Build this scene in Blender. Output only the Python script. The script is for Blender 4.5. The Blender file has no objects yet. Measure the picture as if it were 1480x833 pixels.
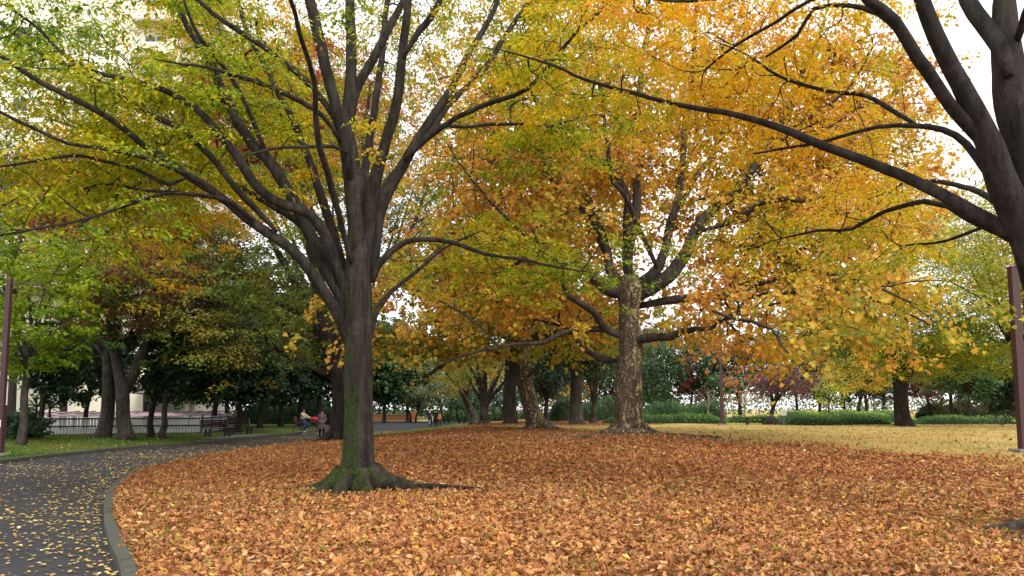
import bpy, math, random
import numpy as np
from math import sin, cos, tan, pi, radians
rng = np.random.default_rng(11)
random.seed(5)
scene = bpy.context.scene
COL = scene.collection
# ------------------------------------------------------------------ camera model
F, CX, HZ, TILT, CAMZ = 1150.0, 740.0, 592.0, radians(5.5), 1.62
CY = HZ - F * tan(TILT)
def P(px, py, Y):
    """point of the world seen in direction (px,py) at distance Y ahead"""
    u = (px - CX) / F; v = -(py - CY) / F
    d = np.array([u, cos(TILT) - v * sin(TILT), sin(TILT) + v * cos(TILT)])
    return np.array([0, 0, CAMZ]) + d * (Y / d[1])
cam = bpy.data.cameras.new('camera'); camo = bpy.data.objects.new('camera', cam); COL.objects.link(camo)
camo.location = (0, 0, CAMZ); camo.rotation_euler = (pi / 2 + TILT, 0, 0)
cam.sensor_width = 36; cam.lens = 36 * F / 1480; cam.shift_y = (CY - 416.5) / 1480
cam.clip_start = 0.05; cam.clip_end = 3000
scene.camera = camo
# ------------------------------------------------------------------ object helpers
def link(o, parent=None):
    COL.objects.link(o)
    if parent is not None: o.parent = parent
    return o
def empty(name, label=None, cat=None, group=None, loc=(0, 0, 0), rz=0):
    o = bpy.data.objects.new(name, None); o.empty_display_size = .3
    o.location = loc; o.rotation_euler = (0, 0, rz)
    tag(o, label, cat, group); return link(o)
def tag(o, label=None, cat=None, group=None, kind=None):
    if label: o['label'] = label
    if cat: o['category'] = cat
    if group: o['group'] = group
    if kind: o['kind'] = kind
    return o
def npmesh(name, V, Fc, mat, parent=None, cols=None, smooth=False, origin=None):
    """V (n,3); Fc = int array (m,k) or list of such arrays"""
    V = np.asarray(V, dtype=np.float32)
    if not isinstance(Fc, list): Fc = [Fc]
    Fc = [np.asarray(f, dtype=np.int32) for f in Fc if len(f)]
    if origin is not None: V = V - np.asarray(origin, dtype=np.float32)
    me = bpy.data.meshes.new(name)
    me.vertices.add(len(V)); me.vertices.foreach_set('co', V.ravel())
    li = np.concatenate([f.ravel() for f in Fc])
    cnt = np.concatenate([np.full(len(f), f.shape[1], dtype=np.int32) for f in Fc])
    st = np.concatenate([[0], np.cumsum(cnt)[:-1]]).astype(np.int32)
    me.loops.add(len(li)); me.loops.foreach_set('vertex_index', li)
    me.polygons.add(len(cnt)); me.polygons.foreach_set('loop_start', st)
    try: me.polygons.foreach_set('loop_total', cnt)
    except Exception: pass
    if cols is not None:
        a = me.color_attributes.new('Col', 'FLOAT_COLOR', 'POINT')
        c4 = np.ones((len(V), 4), dtype=np.float32); c4[:, :3] = cols
        a.data.foreach_set('color', c4.ravel())
    me.polygons.foreach_set('use_smooth', np.full(len(cnt), bool(smooth)))
    me.update(calc_edges=True)
    if mat is not None: me.materials.append(mat)
    o = bpy.data.objects.new(name, me)
    if origin is not None: o.location = origin
    return link(o, parent)
class MB:
    """collects boxes / tubes / prisms into one mesh"""
    def __init__(s): s.V = []; s.F = {}; s.n = 0
    def add(s, V, Fs):
        V = np.asarray(V, float)
        for f in Fs: s.F.setdefault(len(f), []).append([i + s.n for i in f])
        s.V.append(V); s.n += len(V)
    def box(s, c, d, rz=0, bev=0.0, rx=0.0):
        hx, hy, hz = d[0] / 2, d[1] / 2, d[2] / 2
        b = min(bev, hx * .9, hy * .9, hz * .9)
        if b > 0:
            V = []
            for z, i in ((-hz, b), (-hz + b, 0), (hz - b, 0), (hz, b)):
                for sx, sy in ((-1, -1), (1, -1), (1, 1), (-1, 1)):
                    V.append((sx * (hx - i), sy * (hy - i), z))
            Fs = [(3, 2, 1, 0), (12, 13, 14, 15)]
            for k in range(3):
                for j in range(4):
                    Fs.append((k * 4 + j, k * 4 + (j + 1) % 4, k * 4 + 4 + (j + 1) % 4, k * 4 + 4 + j))
        else:
            V = [(x, y, z) for z in (-hz, hz) for x, y in ((-hx, -hy), (hx, -hy), (hx, hy), (-hx, hy))]
            Fs = [(3, 2, 1, 0), (4, 5, 6, 7), (0, 1, 5, 4), (1, 2, 6, 5), (2, 3, 7, 6), (3, 0, 4, 7)]
        V = np.array(V)
        if rx: V = V @ np.array([[1, 0, 0], [0, cos(rx), sin(rx)], [0, -sin(rx), cos(rx)]])
        if rz: V = V @ np.array([[cos(rz), sin(rz), 0], [-sin(rz), cos(rz), 0], [0, 0, 1]])
        s.add(V + np.array(c), Fs)
    def tube(s, pts, rad, sides=8, cap=True, fn=None):
        V, Fs = tube_arrays(pts, rad, sides, cap, fn)
        s.add(V, Fs)
    def torus(s, c, R, r, axis='x', n=28, m=6):
        V = []; Fs = []
        for i in range(n):
            a = 2 * pi * i / n
            for j in range(m):
                b = 2 * pi * j / m
                q = (R + r * cos(b)); y, z, x = q * cos(a), q * sin(a), r * sin(b)
                V.append((x, y, z) if axis == 'x' else (y, x, z))
        for i in range(n):
            for j in range(m):
                Fs.append((i * m + j, ((i + 1) % n) * m + j, ((i + 1) % n) * m + (j + 1) % m, i * m + (j + 1) % m))
        s.add(np.array(V) + np.array(c), Fs)
    def ball(s, c, r, n=12, m=8, sq=(1, 1, 1), zmin=-1.0):
        V = []; Fs = []
        for j in range(m + 1):
            t = -1 + (2 * j / m); t = max(t, zmin); ph = math.asin(max(-1, min(1, t)))
            for i in range(n):
                a = 2 * pi * i / n
                V.append((r * sq[0] * cos(ph) * cos(a), r * sq[1] * cos(ph) * sin(a), r * sq[2] * sin(ph)))
        for j in range(m):
            for i in range(n):
                Fs.append((j * n + i, j * n + (i + 1) % n, (j + 1) * n + (i + 1) % n, (j + 1) * n + i))
        s.add(np.array(V) + np.array(c), Fs)
    def build(s, name, mat, parent=None, smooth=False):
        return npmesh(name, np.concatenate(s.V), [np.array(f) for f in s.F.values()], mat, parent, smooth=smooth)
def tube_arrays(pts, rad, sides=8, cap=True, fn=None):
    pts = np.asarray(pts, float); n = len(pts); rad = np.broadcast_to(np.asarray(rad, float), (n,))
    t = np.gradient(pts, axis=0); t /= np.linalg.norm(t, axis=1)[:, None] + 1e-9
    u = np.cross(t[0], (0, 1, 0.03)); 
    if np.linalg.norm(u) < .1: u = np.cross(t[0], (1, 0, 0))
    a = np.arange(sides) * 2 * pi / sides
    V = np.empty((n, sides, 3))
    for i in range(n):
        u = u - t[i] * np.dot(u, t[i]); u /= np.linalg.norm(u) + 1e-9
        w = np.cross(t[i], u)
        r = rad[i] * (np.ones(sides) if fn is None else fn(a, i / (n - 1), i))
        V[i] = pts[i] + (np.outer(np.cos(a) * r, u) + np.outer(np.sin(a) * r, w))
    V = V.reshape(-1, 3)
    Fs = []
    for i in range(n - 1):
        for j in range(sides):
            k = (j + 1) % sides
            Fs.append((i * sides + j, i * sides + k, (i + 1) * sides + k, (i + 1) * sides + j))
    if cap:
        V = np.vstack([V, pts[0], pts[-1]]); c0 = n * sides; c1 = c0 + 1
        for j in range(sides):
            k = (j + 1) % sides
            Fs.append((c0, k, j)); Fs.append((c1, (n - 1) * sides + j, (n - 1) * sides + k))
    return V, Fs
def catmull(pts, step):
    """dense curve through control points (n,k); resampled about every step (first 3 comps are xyz)"""
    pts = np.asarray(pts, float)
    if len(pts) < 3:
        m = max(2, int(np.linalg.norm(pts[-1, :3] - pts[0, :3]) / step) + 1)
        return pts[0] + (pts[-1] - pts[0]) * np.linspace(0, 1, m)[:, None]
    p = np.vstack([2 * pts[0] - pts[1], pts, 2 * pts[-1] - pts[-2]])
    out = []
    for i in range(1, len(p) - 2):
        L = np.linalg.norm(p[i + 1, :3] - p[i, :3]); m = max(1, int(round(L / step)))
        for k in range(m):
            s = k / m
            out.append(.5 * (2 * p[i] + (p[i + 1] - p[i - 1]) * s + (2 * p[i - 1] - 5 * p[i] + 4 * p[i + 1] - p[i + 2]) * s * s
                             + (-p[i - 1] + 3 * p[i] - 3 * p[i + 1] + p[i + 2]) * s ** 3))
    out.append(p[-2]); return np.array(out)
def snoise(p, s=1.0, seed=0):
    """cheap smooth pseudo noise in about -1..1 for points (n,3)"""
    p = np.asarray(p, float) * s; r = np.random.default_rng(seed + 100); v = 0
    for k in range(5):
        d = r.normal(size=3); d *= (0.8 + .5 * k) / np.linalg.norm(d)
        v = v + np.sin(p @ d * 2.1 + r.uniform(0, 6.28)) / (1 + .35 * k)
    return v / 2.4
def sm(x, a, b):
    t = np.clip((x - a) / (b - a), 0, 1); return t * t * (3 - 2 * t)
# ------------------------------------------------------------------ materials
class NT:
    def __init__(s, name):
        s.m = bpy.data.materials.new(name); s.m.use_nodes = True
        s.t = s.m.node_tree; s.t.nodes.clear()
        s.out = s.t.nodes.new('ShaderNodeOutputMaterial')
    def n(s, typ, inp=None, **kw):
        nd = s.t.nodes.new(typ)
        for k, v in kw.items(): setattr(nd, k, v)
        for k, v in (inp or {}).items():
            if isinstance(v, bpy.types.NodeSocket): s.t.links.new(v, nd.inputs[k])
            else: nd.inputs[k].default_value = v
        return nd
    def ramp(s, fac, stops, interp='LINEAR'):
        nd = s.t.nodes.new('ShaderNodeValToRGB'); e = nd.color_ramp.elements; nd.color_ramp.interpolation = interp
        while len(e) < len(stops): e.new(.5)
        for el, (p, c) in zip(e, stops):
            el.position = p; el.color = (*c, 1) if len(c) == 3 else c
        s.t.links.new(fac, nd.inputs[0]); return nd.outputs[0]
    def mix(s, f, a, b, mode='MIX'):
        nd = s.t.nodes.new('ShaderNodeMix'); nd.data_type = 'RGBA'; nd.blend_type = mode
        for i, v in ((0, f), (6, a), (7, b)):
            if isinstance(v, bpy.types.NodeSocket): s.t.links.new(v, nd.inputs[i])
            else: nd.inputs[i].default_value = v if i == 0 else (*v, 1)
        return nd.outputs[2]
    def math(s, op, a, b=0.0, clamp=False):
        nd = s.t.nodes.new('ShaderNodeMath'); nd.operation = op; nd.use_clamp = clamp
        for i, v in ((0, a), (1, b)):
            if isinstance(v, bpy.types.NodeSocket): s.t.links.new(v, nd.inputs[i])
            else: nd.inputs[i].default_value = v
        return nd.outputs[0]
    def noise(s, co, scale, detail=4, rough=.55, dist=0.0):
        nd = s.n('ShaderNodeTexNoise', {'Vector': co, 'Scale': scale, 'Detail': detail, 'Roughness': rough, 'Distortion': dist})
        return nd.outputs['Fac']
    def coord(s, scl=(1, 1, 1)):
        g = s.n('ShaderNodeNewGeometry')
        return s.n('ShaderNodeMapping', {'Vector': g.outputs['Position'], 'Scale': scl}).outputs[0]
    def bsdf(s, col, rough=.8, bump=None, bstr=.4, bdist=.02, spec=.3, metal=0.0):
        b = s.n('ShaderNodeBsdfPrincipled', {'Roughness': rough, 'Specular IOR Level': spec, 'Metallic': metal})
        if isinstance(col, bpy.types.NodeSocket): s.t.links.new(col, b.inputs['Base Color'])
        else: b.inputs['Base Color'].default_value = (*col, 1)
        if bump is not None:
            bn = s.n('ShaderNodeBump', {'Height': bump, 'Strength': bstr, 'Distance': bdist})
            s.t.links.new(bn.outputs[0], b.inputs['Normal'])
        return b.outputs[0]
    def done(s, sh):
        s.t.links.new(sh, s.out.inputs['Surface']); return s.m
def plain(name, col, rough=.7, var=.25, scale=6, spec=.3, metal=0.0, bump=.15):
    t = NT(name); co = t.coord(); f = t.noise(co, scale, 5)
    f2 = t.noise(co, scale * 6, 3)
    c = t.mix(f, tuple(x * (1 - var) for x in col), tuple(min(1, x * (1 + var)) for x in col))
    return t.done(t.bsdf(c, rough, f2, bump, .01, spec, metal))
def leaf_mat(name, trans=.45, rough=.5, spec=.25):
    t = NT(name); a = t.n('ShaderNodeAttribute', attribute_name='Col').outputs['Color']
    b = t.bsdf(a, rough, spec=spec)
    bright = t.mix(1.0, a, (1.15, 1.1, .7), 'MULTIPLY')
    tr = t.n('ShaderNodeBsdfTranslucent', {'Color': bright}).outputs[0]
    mx = t.n('ShaderNodeMixShader', {0: trans, 1: b, 2: tr}).outputs[0]
    return t.done(mx)
M = {}
M['leaf'] = leaf_mat('leaf', .43)
M['evergreen_leaf'] = leaf_mat('evergreen_leaf', .22, .4, .35)
M['litter'] = leaf_mat('fallen_leaf', .15, .6, .3)
M['grass'] = leaf_mat('grass_blade', .3, .6, .2)
def bark_mat(name, dark, light, moss=0.0, mossx=-1.0, lent=True, mottled=False, pale=None):
    t = NT(name); co = t.coord(); co2 = t.coord((1, 1, .35)); coh = t.coord((1, 1, 6))
    co3 = t.coord((1, 1, .12)); f = t.noise(co3, 9, 6, .7); fine = t.noise(co2, 50, 4, .65)
    c = t.mix(t.ramp(f, [(.40, (0, 0, 0)), (.62, (1, 1, 1))]), dark, light)
    pt = t.noise(co, 2.3, 5, .7); c = t.mix(t.ramp(pt, [(.52, (0, 0, 0)), (.66, (.55, .55, .55))]), c, tuple(x * 1.7 for x in light))
    c = t.mix(t.math('MULTIPLY', fine, .5), c, tuple(x * .55 for x in dark))
    h = t.math('ADD', t.math('MULTIPLY', f, .6), t.math('MULTIPLY', fine, .5))
    if lent:
        l = t.noise(coh, 14, 3); lm = t.ramp(l, [(.62, (0, 0, 0)), (.7, (1, 1, 1))])
        c = t.mix(t.math('MULTIPLY', lm, .35), c, tuple(x * 1.9 for x in light))
        h = t.math('ADD', h, t.math('MULTIPLY', lm, .3))
    if mottled:
        w = t.n('ShaderNodeTexNoise', {'Vector': co, 'Scale': 7.0, 'Detail': 3.0})
        vv = t.n('ShaderNodeVectorMath', {0: co2, 1: t.n('ShaderNodeVectorMath', {0: w.outputs['Color'], 1: (.35, .35, .35)}, operation='MULTIPLY').outputs[0]}, operation='ADD').outputs[0]
        vo = t.n('ShaderNodeTexVoronoi', {'Vector': vv, 'Scale': 13.0}); vc = vo.outputs['Color']
        sep = t.n('ShaderNodeSeparateColor', {0: vc}); g = t.n('ShaderNodeNewGeometry')
        hz = t.n('ShaderNodeSeparateXYZ', {0: g.outputs['Position']}).outputs[2]
        nx = t.n('ShaderNodeVectorMath', {0: g.outputs['Normal'], 1: (.9, -.4, 0)}, operation='DOT_PRODUCT').outputs['Value']
        big = t.noise(co2, 1.6, 3)
        k = t.math('ADD', t.math('MULTIPLY', sep.outputs[0], .55), t.math('ADD', t.math('MULTIPLY', nx, .22), t.math('MULTIPLY', big, .45)))
        pm = t.ramp(k, [(.79, (0, 0, 0)), (.82, (1, 1, 1))])
        c = t.mix(pm, c, pale or (.36, .29, .15))
        h = t.math('SUBTRACT', h, t.math('MULTIPLY', pm, .5))
        sp = t.n('ShaderNodeTexVoronoi', {'Vector': vv, 'Scale': 26.0}); sc = t.n('ShaderNodeSeparateColor', {0: sp.outputs['Color']})
        spm = t.ramp(sc.outputs[1], [(.90, (0, 0, 0)), (.92, (1, 1, 1))]); c = t.mix(t.math('MULTIPLY', spm, .8), c, (.34, .32, .22))
    if moss > 0:
        g = t.n('ShaderNodeNewGeometry'); sx = t.n('ShaderNodeSeparateXYZ', {0: g.outputs['Position']})
        nx = t.n('ShaderNodeVectorMath', {0: g.outputs['Normal'], 1: (mossx, -.35, .25)}, operation='DOT_PRODUCT').outputs['Value']
        mn = t.noise(t.coord((1, 1, .5)), 4.5, 6, .7)
        hh = t.math('MULTIPLY', sx.outputs[2], -.085)
        k = t.math('ADD', t.math('ADD', t.math('MULTIPLY', nx, .42), t.math('ADD', t.math('MULTIPLY', mn, 1.5), t.math('MULTIPLY', t.math('SUBTRACT', fine, .5), 1.1))), hh)
        mm = t.ramp(k, [(.70, (0, 0, 0)), (.98, (1, 1, 1))])
        mc = t.mix(t.ramp(t.noise(co, 22, 4, .7), [(.35, (0, 0, 0)), (.65, (1, 1, 1))]), (.008, .015, .004), (.050, .075, .012))
        c = t.mix(mm, c, mc)
    return t.done(t.bsdf(c, .85, h, 1.0, .045, .2))
M['zelkova_bark'] = bark_mat('zelkova_bark', (.011, .009, .007), (.044, .036, .031))
M['mossy_bark'] = bark_mat('mossy_bark', (.015, .012, .009), (.062, .051, .042), moss=1.0)
M['grey_bark'] = bark_mat('grey_bark', (.035, .029, .024), (.10, .087, .073))
M['dark_bark'] = bark_mat('dark_bark', (.02, .015, .012), (.055, .043, .036), lent=False)
M['plane_bark'] = bark_mat('plane_bark', (.045, .031, .020), (.115, .082, .052), lent=False, mottled=True)
M['limb_bark'] = bark_mat('limb_bark', (.024, .019, .015), (.085, .070, .056), lent=False)
M['pale_bark'] = bark_mat('pale_bark', (.22, .19, .14), (.38, .34, .26), lent=False)
# ------------------------------------------------------------------ foliage
ZL = np.array([(0, 0, 0), (.23, .42, .05), (0, 1, -.05), (-.23, .42, .05)])
ZF = np.array([[0, 1, 2, 3]])
PLV = np.array([(0, 0, 0), (.30, -.02, .04), (.52, .22, .07), (.30, .40, .0), (.44, .72, .05), (.16, .66, -.02), (0, 1.0, -.08),
                (-.16, .66, -.02), (-.44, .72, .05), (-.30, .40, .0), (-.52, .22, .07), (-.30, -.02, .04)])
PLF = np.array([[0, i, i + 1] for i in range(1, 11)])
BL = np.array([(0, 0, 0), (.36, .38, .06), (.0, 1, -.04), (-.36, .38, .06)])
def unit(v): return v / (np.linalg.norm(v, axis=-1, keepdims=True) + 1e-9)
def leaf_verts(c, ax, nr, size, tv, curl=None):
    ax = unit(ax); sd = unit(np.cross(ax, nr)); nn = np.cross(sd, ax)
    tz = np.broadcast_to(tv[:, 2], (len(c), len(tv)))
    if curl is not None: tz = tz + curl[:, None] * (tv[:, 0] ** 2 * 1.6 + (tv[:, 1] - .5) ** 2)[None]
    V = c[:, None] + size[:, None, None] * (sd[:, None] * tv[None, :, 0, None] + ax[:, None] * tv[None, :, 1, None] + nn[:, None] * tz[..., None])
    return V.reshape(-1, 3)
def leaf_faces(n, k, tf): return (np.arange(n)[:, None, None] * k + tf[None]).reshape(-1, tf.shape[1])
def pal(t, colors):
    colors = np.asarray(colors, float); t = np.clip(t, 0, 1) * (len(colors) - 1)
    i = np.minimum(t.astype(int), len(colors) - 2); f = (t - i)[:, None]
    return colors[i] * (1 - f) + colors[i + 1] * f
class Tree:
    def __init__(s, seed=0, cap=60000):
        s.r = np.random.default_rng(seed); s.pos = np.empty((cap, 3)); s.tan = np.empty((cap, 3)); s.rad = np.zeros(cap)
        s.par = np.full(cap, -1); s.n = 0; s.limbs = []; s.twigs = []; s.fol = np.zeros(cap); s.ok = np.zeros(cap)
    def add(s, p, t, r, par, ok=1.0):
        i = s.n; s.pos[i] = p; s.tan[i] = t; s.rad[i] = r; s.par[i] = par; s.ok[i] = ok; s.n += 1; return i
    def limb(s, pts, radii, step=.22, wig=.03, ok0=.25, foliage=1.0, twig0=.12):
        """traced limb; ok0: fraction of length before twigs may spring"""
        a = catmull(np.column_stack([np.asarray(pts, float), np.asarray(radii, float)]), step)
        p = a[:, :3]; r = np.maximum(a[:, 3], .008); n = len(p)
        w = s.r.normal(size=(n, 3)); k = np.ones(5) / 5
        w = np.column_stack([np.convolve(w[:, i], k, 'same')[:n] for i in range(3)]) * wig * np.minimum(1, np.linspace(0, 3, n))[:, None]
        p = p + w; t = unit(np.gradient(p, axis=0)); par = -1; f = np.linspace(0, 1, n)
        ids = []
        for i in range(n):
            par = s.add(p[i], t[i], r[i], par, 1.0 if f[i] >= ok0 else 0.0); ids.append(par)
        s.limbs.append((p, r)); s.fol[ids] = np.where(f >= ok0, foliage * (0.5 + f), 0)
        return ids
    def limb_samples(s, n, sig=(1, 1, .5), zlift=.1):
        w = s.fol[:s.n] / s.fol[:s.n].sum(); i = s.r.choice(s.n, n, p=w)
        return s.pos[i] + s.r.normal(size=(n, 3)) * np.array(sig) + np.array([0, 0, zlift]) + s.tan[i] * s.r.uniform(0, .8, (n, 1))
    def grow(s, C, up=.25, step=.28, wig=.05):
        """joins each cluster centre in C to the skeleton by a curved twig"""
        base = s.pos[:s.n][s.ok[:s.n] > 0]
        sub = base[:: max(1, len(base) // 800)]
        d0 = np.array([np.min(np.linalg.norm(sub - c, axis=1)) for c in C]); order = np.argsort(d0)
        keep = []; dirs = []
        for ci in order:
            c = C[ci]; q = c - s.pos[:s.n]; d = np.linalg.norm(q, axis=1)
            cs = np.einsum('ij,ij->i', q, s.tan[:s.n]) / (d + 1e-6)
            cost = d * (1.35 - .6 * cs) + (1 - s.ok[:s.n]) * 1e3
            b = int(np.argmin(cost)); L = d[b]
            if L < .12: L = .12
            n = max(3, int(L / step) + 1); t = np.linspace(0, 1, n + 1)[1:, None]
            t0 = s.tan[b] * L * .7; t1 = q[b] * .6 + np.array([0, 0, -up * L * .5]); p0 = s.pos[b]
            h = (2 * t**3 - 3 * t**2 + 1) * p0 + (t**3 - 2 * t**2 + t) * t0 + (-2 * t**3 + 3 * t**2) * c + (t**3 - t**2) * t1
            h = h + s.r.normal(size=h.shape) * wig * L * .5 * (t * (1 - t) * 3)
            full = np.vstack([p0, h]); tg = unit(np.gradient(full, axis=0)); par = b; ids = [b]
            for k in range(n):
                par = s.add(h[k], tg[k + 1], 0, par); ids.append(par)
            s.twigs.append(ids); keep.append(h[-1]); dirs.append(tg[-1])
            if s.n > len(s.pos) - 200: break
        s.C = np.array(keep); s.D = np.array(dirs)
    def finish_radii(s, r0=.006, pw=.48, lim=1.0):
        tips = np.zeros(s.n)
        for ids in s.twigs: tips[ids[-1]] += 1
        for i in range(s.n - 1, -1, -1):
            if s.par[i] >= 0: tips[s.par[i]] += tips[i]
        tw = r0 * np.maximum(tips, 1) ** pw
        new = s.rad[:s.n] <= 0
        s.rad[:s.n][new] = np.minimum(tw[new], lim)
        for ids in s.twigs:
            m = s.rad[ids[0]] * .85; s.rad[ids[1:]] = np.minimum(s.rad[ids[1:]], m)
    def wood(s, parent, mat, limb_name='limb', sides=9, limbs_apart=True, tw_sides=4, mat_tw=None, min_r=0.0, trunk_mb=None):
        mbs = []
        if limbs_apart:
            for p, r in s.limbs:
                mb = MB(); ph = s.r.uniform(0, 6); mb.tube(p, r, sides, True, lambda a, t, i: 1 + .07 * np.sin(2 * a + ph + t * 3) + .05 * np.sin(3 * a + i * .35))
                mb.build(limb_name, mat, parent, True)
        else:
            mb = trunk_mb or MB()
            for p, r in s.limbs: mb.tube(p, r, sides, True)
            mb.build('trunk', mat, parent, True)
        mb = MB()
        for ids in s.twigs:
            p = s.pos[ids]; r = s.rad[ids].copy(); r[0] = r[1]
            if r.max() < min_r: continue
            r[-1] *= .5; mb.tube(p, r, tw_sides, False)
        if mb.V: tag(mb.build('twigs', mat_tw or mat, parent, True), kind='stuff')
    def foliage(s, parent, nleaf, size, colors, kind='z', mat=None, spread=.6, flat=.16, bias=None, jit=.13, droop=.3,
                nscale=.35, seed=1, twiglets=5, noisek=.35, skip=0.0, sizevar=.25, nrj=.5):
        """twiglets fan out from each cluster centre; leaves sit along them"""
        C, D, r = s.C, s.D, s.r; N = len(C)
        if kind == 'z': tv, tf = ZL, ZF
        elif kind == 'p': tv, tf = PLV, PLF
        else: tv, tf = BL, ZF
        K = twiglets
        h = D * np.array([1, 1, .3]); h = unit(h + 1e-3)
        ang = r.uniform(-1.5, 1.5, (N, K)); ca, sa = np.cos(ang), np.sin(ang)
        td = np.stack([h[:, None, 0] * ca - h[:, None, 1] * sa, h[:, None, 0] * sa + h[:, None, 1] * ca, r.normal(0, flat, (N, K)) - droop * .35], -1)
        td = unit(td); tl = spread * r.uniform(.5, 1.15, (N, K))
        per = r.poisson(nleaf, N); 
        if skip > 0: per[r.random(N) < skip] //= 3
        ci = np.repeat(np.arange(N), per); n = len(ci); ki = r.integers(0, K, n); u = r.uniform(.05, 1.05, n) ** .8
        d = td[ci, ki]; L = tl[ci, ki]
        side = unit(np.cross(d, (0, 0, 1.0))); sg = r.choice([-1, 1], n)[:, None]
        base = C[ci] + d * (u * L)[:, None] + side * sg * r.uniform(0, .22, (n, 1)) * spread * .6 + r.normal(size=(n, 3)) * spread * np.array([.1, .1, .05 + flat * .35])
        base[:, 2] -= (u * L) ** 2 * droop
        ax = d * .7 + side * sg * r.uniform(.2, 1, (n, 1)) + np.column_stack([r.normal(0, .25, n), r.normal(0, .25, n), r.normal(-droop, .3, n)])
        nr = np.column_stack([r.normal(0, nrj, n), r.normal(-nrj * .6, nrj, n), np.ones(n)])
        if kind == 'p': nr = np.column_stack([r.normal(0, .7, n), r.normal(-.3, .7, n), np.ones(n) * .8])
        sz = size * (1 + r.normal(0, sizevar, n)).clip(.45, 1.7)
        V = leaf_verts(base, ax, nr, sz, tv, r.normal(0, .25, n) if kind == 'p' else None)
        tc = .5 + noisek * snoise(C, nscale, seed) + noisek * .4 * snoise(C, nscale * 3.1, seed + 5)
        if bias is not None: tc = tc + bias(C)
        t = tc[ci] + r.normal(0, jit, n)
        col = pal(t, colors) * (1 + r.normal(0, .16, (n, 1))).clip(.5, 1.6)
        k = len(tv); cols = np.repeat(col, k, axis=0).clip(0, .95)
        # little stems that carry the leaves
        o = npmesh('crown', V, leaf_faces(n, k, tf), mat or M['leaf'], parent, cols)
        return o
def flute(seed, nl=5, amp=.12, flare_n=7, flare=.5):
    q = np.random.default_rng(seed); ph = q.uniform(0, 6.28, 4)
    def fn(a, t, i):
        base = 1 + amp * np.sin(nl * a + ph[0] + t) * (.4 + .6 * (1 - t)) + amp * .4 * np.sin(2 * a + ph[1]) + .02 * np.sin(9 * a + ph[2] + i * .3)
        fl = flare * np.exp(-t * 9) * np.sin(flare_n * a + ph[3])
        return base + fl * .35
    return fn
def trunk_mesh(pts, rad, parent, mat, seed=0, sides=30, flare=.6, step=.12, amp=.06, nl=5):
    a = catmull(np.column_stack([pts, rad]), step)
    mb = MB(); mb.tube(a[:, :3], a[:, 3], sides, True, flute(seed, nl, amp, 6, flare))
    return mb.build('trunk', mat, parent, True)
def roots(parent, base, r0, mat, seed, n=8, length=1.2, gz=None, thick=.4, angs=None):
    q = np.random.default_rng(seed)
    for k in range(n):
        a = (angs[k] if angs else 2 * pi * k / n + q.uniform(-.3, .3)); L = length * q.uniform(.6, 1.4)
        pts = []; rr = []
        m = 10
        for i in range(m + 1):
            t = i / m; d = r0 * .55 + L * t; aa = a + .35 * sin(t * 3 + k) * t
            x, y = base[0] + d * cos(aa), base[1] + d * sin(aa)
            rr.append(r0 * thick * (1 - t) ** 1.1 + .018)
            z = float(gz(x, y)) + (r0 * .75 * (1 - t) ** 4) - rr[-1] * .25 + .01 * sin(6 * t + k)
            pts.append((x, y, z))
        mb = MB(); mb.tube(catmull(np.column_stack([pts, rr]), .1)[:, :3], catmull(np.column_stack([pts, rr]), .1)[:, 3], 9, True)
        mb.build('root', mat, parent, True)
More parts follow.
